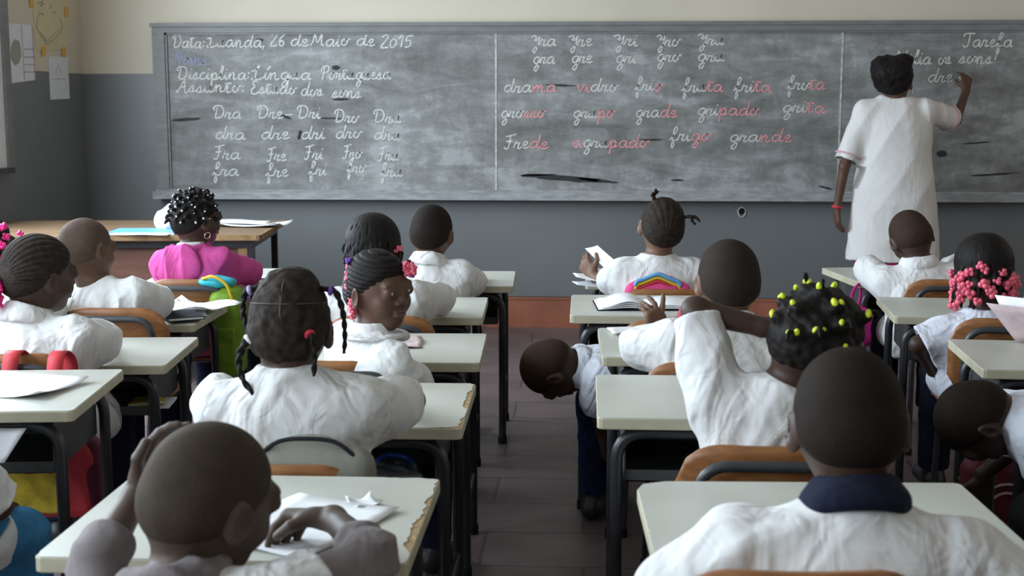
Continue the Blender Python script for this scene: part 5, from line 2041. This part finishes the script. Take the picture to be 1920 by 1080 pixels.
def bag(name, label, c, hf, matl, rz=0, pocket=None, pocket_mat=None, top_r=.05, seed=1, handle=None):
    c = np.array(c, float)
    base = V3(c[0], c[1], c[2] - hf[2])
    o = thing(name, label, 'bag', base)
    R = Rz(math.radians(rz))
    F = Field(.0055)
    F.u(rbox(c - R @ V3(0, 0, hf[2] * .12), (hf[0], hf[1], hf[2] * .88), R, min(hf[1] * .9, .035)), 0)
    F.u(ell(c + V3(0, 0, hf[2] * .42), (hf[0] * .95, hf[1] * .9, hf[2] * .58), R), .04)
    F.noise(folds(.003, seed * 3 + 50, 40), .03)
    F.build('body', M[matl], o, base)
    if pocket:
        for (dx, dy, dz), h2, mm in pocket:
            F = Field(.0045)
            F.u(rbox(c + R @ V3(dx, dy, dz), h2, R, min(h2) * .8), 0)
            F.noise(folds(.002, seed * 3 + 60, 45), .02)
            F.build('pocket', M[mm], o, base)
    if handle:
        m = MB(); m.tube(catmull([c + R @ V3(*p) for p in handle[1]], 5), handle[2], 8)
        b = m.build('strap', M[handle[0]], o); b.location = -base
    return o, base, R, c


def flat_band(pts, wdir, wd, th):
    """a flat strap following pts, wd wide along wdir"""
    m = MB()
    P = catmull(pts, 5)
    w_ = nrm(np.array(wdir, float)) * wd / 2
    m.sheet([[p - w_, p, p + w_] for p in P], th)
    return m


# yellow and red schoolbag behind the cornrowed girl's chair, its straps looped over the back
o, b, R, c = bag('schoolbag', 'yellow and red schoolbag hanging behind the chair with red straps', (-1.475, 3.345, .375), (.165, .036, .125), 'red_nylon', 4,
                 [((-.02, -.030, -.025), (.115, .012, .080), 'yellow'), ((.145, 0, -.01), (.028, .030, .11), 'maroon')], seed=2)
for x in (-1.535, -1.412):
    m = flat_band([(x + .01, 3.350, .48), (x, 3.345, .60), (x, 3.358, .675), (x, 3.385, .693), (x, 3.412, .688), (x + .01, 3.425, .66), (x + .015, 3.428, .56)], (1, .06, 0), .042, .004)
    m.build('strap', M['red_nylon'], o).location = -b
# green bag over the pink child's chair
o, b, R, c = bag('schoolbag', 'lime green and turquoise schoolbag on the right of the chair behind the pink hoodie', (-1.395, 4.985, .49), (.060, .075, .19), 'lime', 0, [((0, -.068, -.06), (.045, .014, .075), 'lime')], seed=4)
F = Field(.005); F.u(ell((-1.43, 4.975, .675), (.075, .06, .026)), 0); F.noise(folds(.003, 8, 50), .02); F.build('top_flap', M['teal'], o, b)
m = MB(); m.tube(catmull([(-1.48, 4.935, .69), (-1.43, 4.915, .702), (-1.38, 4.915, .67), (-1.355, 4.915, .6)], 5), .006, 8); m.build('piping', M['orange_strap'], o).location = -b
# grey canvas bag behind the girl with pigtails
o, b, R, c = bag('backpack', 'grey green canvas backpack wedged between the pigtail girl and her chair', (-.552, 2.535, .545), (.125, .030, .155), 'bag_grey', 0, [((0, -.024, .035), (.095, .008, .07), 'bag_grey')], seed=5)
m = MB(); m.tube(catmull([(-.672, 2.515, .50), (-.668, 2.513, .62), (-.62, 2.513, .682), (-.552, 2.513, .694), (-.484, 2.513, .682), (-.438, 2.513, .62), (-.434, 2.515, .50)], 5), .0045, 8); m.build('zip', M['dark_cloth'], o).location = -b
# pink bag with a printed top behind the child holding sheets
o, b, R, c = bag('backpack', 'bright pink backpack with a blue and yellow printed top, at the front chair', (.268, 4.845, .57), (.118, .026, .165), 'pinkbag', 0, seed=6)
for dz, mm, rr_ in ((.016, 'orange_strap', .006), (.030, 'skyblue', .008), (.003, 'red_nylon', .006)):
    m = MB(); m.tube(catmull([(.268 + .085 * math.cos(a), 4.820, .655 + dz + (.045 + .006 * math.sin(5 * a)) * math.sin(a)) for a in np.linspace(.15, PI - .15, 9)], 4), rr_, 8)
    m.build('printed_band', M[mm], o).location = -b
# crimson bag beside the bent child
bag('schoolbag', 'crimson schoolbag upright on the chair beside the notebook desk', (.385, 4.135, .575), (.085, .035, .19), 'crimson', 0, seed=7)
# magenta bag hanging at the front right desk
bag('schoolbag', 'magenta cloth bag hanging at the left leg of the front right desk', (1.115, 5.40, .455), (.055, .070, .085), 'magenta', 8, seed=8, handle=('magenta', [(-.02, 0, .07), (-.01, .02, .13), (.03, .05, .165), (.04, .06, .12), (.02, .03, .07)], .006))
# crimson bag on the floor behind the near left desk
bag('schoolbag', 'crimson schoolbag on the floor beyond the splintered desk, seen between its legs', (-.335, 2.60, .19), (.07, .075, .19), 'crimson', 5, [((0, -.07, -.03), (.05, .014, .07), 'crimson')], seed=9)
# maroon bag with pink rings under the right edge desk
o, b, R, c = bag('backpack', 'maroon backpack with pale pink rings on the floor under the right edge desk', (1.265, 3.93, .165), (.115, .06, .165), 'maroon', 0, seed=10)
for r_ in (.055, .082):
    m = MB(); m.tube([(1.265 + r_ * math.cos(a), 3.864, .15 + r_ * math.sin(a)) for a in np.linspace(0, 2 * PI, 25)[:-1]], .0045, 8, closed=True); m.build('ring', M['paper_pink'], o).location = -b
# white bundle on the teacher's table
b = V3(-2.055, 6.34, .742)
o = thing('plastic_bag', 'crumpled white bag on the brown table behind the beaded twists', 'bag', b)
F = Field(.006); F.u(ell(b + V3(0, 0, .055), (.075, .065, .06)), 0); F.u(ell(b + V3(.03, .0, .10), (.05, .045, .04)), .04); F.noise(folds(.007, 71, 45), .03); F.cut(half(b + V3(0, 0, .001), (0, 0, -1)), .003)
F.build('bundle', M['white_plastic'], o, b)
# clear pouch in the tray of the pigtail girl's desk
o = thing('pencil_pouch', 'clear plastic pouch with blue in the tray of the pigtail girl\'s desk', 'pouch', (-.445, 2.93, .4845), math.radians(15))
F = Field(.004); F.u(rbox((0, 0, .018), (.065, .07, .017), np.eye(3), .012), 0); F.noise(folds(.004, 73, 70), .02); F.build('pouch', M['glassy'], o)
m = MB(); m.tube(catmull([(-.03, .045, .040), (.0, .065, .048), (.04, .055, .042), (.05, .02, .040)], 5), .006, 8); m.build('blue_rim', M['blue_plastic'], o)
# papers and a yellow packet in the tray of the cornrowed girl's desk
flat_book('yellow packet lying on papers in the open tray at the cornrowed girl\'s desk', -1.345, 3.84, .452, .11, .08, .012, 30, M['yellow'], 'packet', 'packet')
loose('paper_sheet', 'papers in the open tray of the desk of the cornrowed girl', 'paper', -1.36, 3.85, .4455, .20, .15, 8, M['paper_grey'], .004, seed=15)
# magazine standing open on the right edge desk
b0 = V3(1.297, 4.045, .632); b1 = V3(1.20, 3.76, .632)
dv = b1 - b0
o = thing('magazine', 'greyish pink magazine standing open on the right edge desk', 'magazine', (1.30, 3.95, .632))
for nm, mm, lean, bow_ in (('cover', 'paper_pink', (-.085, 0, .105), .012), ('page', 'paper', (-.055, .01, .115), .02), ('back_cover', 'paper_grey', (.02, .02, .12), .015)):
    g = []
    for i in range(9):
        t = i / 8
        row = []
        for j in range(6):
            u = j / 5
            p = b0 + V3(.03, 0, 0) + (V3(.16, -.21, 0)) * t + V3(*lean) * u * (1.25 if nm != 'cover' else 1.15) + V3(0, 0, .0) + V3(1, .7, 0) * bow_ * math.sin(PI * t) * .6
            row.append(p)
        g.append(row)
    m = MB(); m.sheet(g, .0012)
    m.build(nm, M[mm], o).location = (-1.30, -3.95, -.632)


def held_sheet(label, c4, matl, bow_=.02, name='paper_sheet'):
    P = [np.array(p, float) for p in c4]
    b = P[3].copy()
    o = thing(name, label, 'paper', b, 0, None)
    n = nrm(np.cross(P[1] - P[0], P[3] - P[0]))
    g = []
    for i in range(9):
        u = i / 8
        g.append([(P[0] * (1 - u) + P[1] * u) * (1 - v) + (P[3] * (1 - u) + P[2] * u) * v + n * bow_ * math.sin(PI * u) for v in np.linspace(0, 1, 6)])
    m = MB(); m.sheet(g, .001)
    m.build('sheet', M[matl], o).location = -b
    return o


held_sheet('white sheet flicked up in the left hand of the front child', (aty(1097, 466, 5.14), aty(1120, 460, 5.10), aty(1176, 508, 5.02), aty(1150, 520, 5.04)), 'paper', .012)
held_sheet('white sheet held out level, lower of two at the front child\'s left hand', (aty(1074, 512, 5.16), aty(1140, 508, 5.14), aty(1158, 530, 5.02), aty(1080, 519, 5.05)), 'paper', .006)
held_sheet('folded sheet under the left hand of the front child, lowest one', (aty(1072, 528, 5.12), aty(1140, 522, 5.10), aty(1150, 538, 5.03), aty(1082, 534, 5.04)), 'paper_grey', .004)
held_sheet('pale lilac card sticking out of the tray of the desk under the pink hoodie', (aty(443, 553, 5.28), aty(470, 556, 5.28), aty(470, 592, 5.30), aty(441, 592, 5.30)), 'lavender', .004, 'card')
held_sheet('bluish white sheet poking out of the tray of the left foreground desk', (aty(-60, 800, 2.86), aty(50, 803, 2.86), aty(8, 868, 2.80), aty(-60, 866, 2.80)), 'paper_grey', .004)
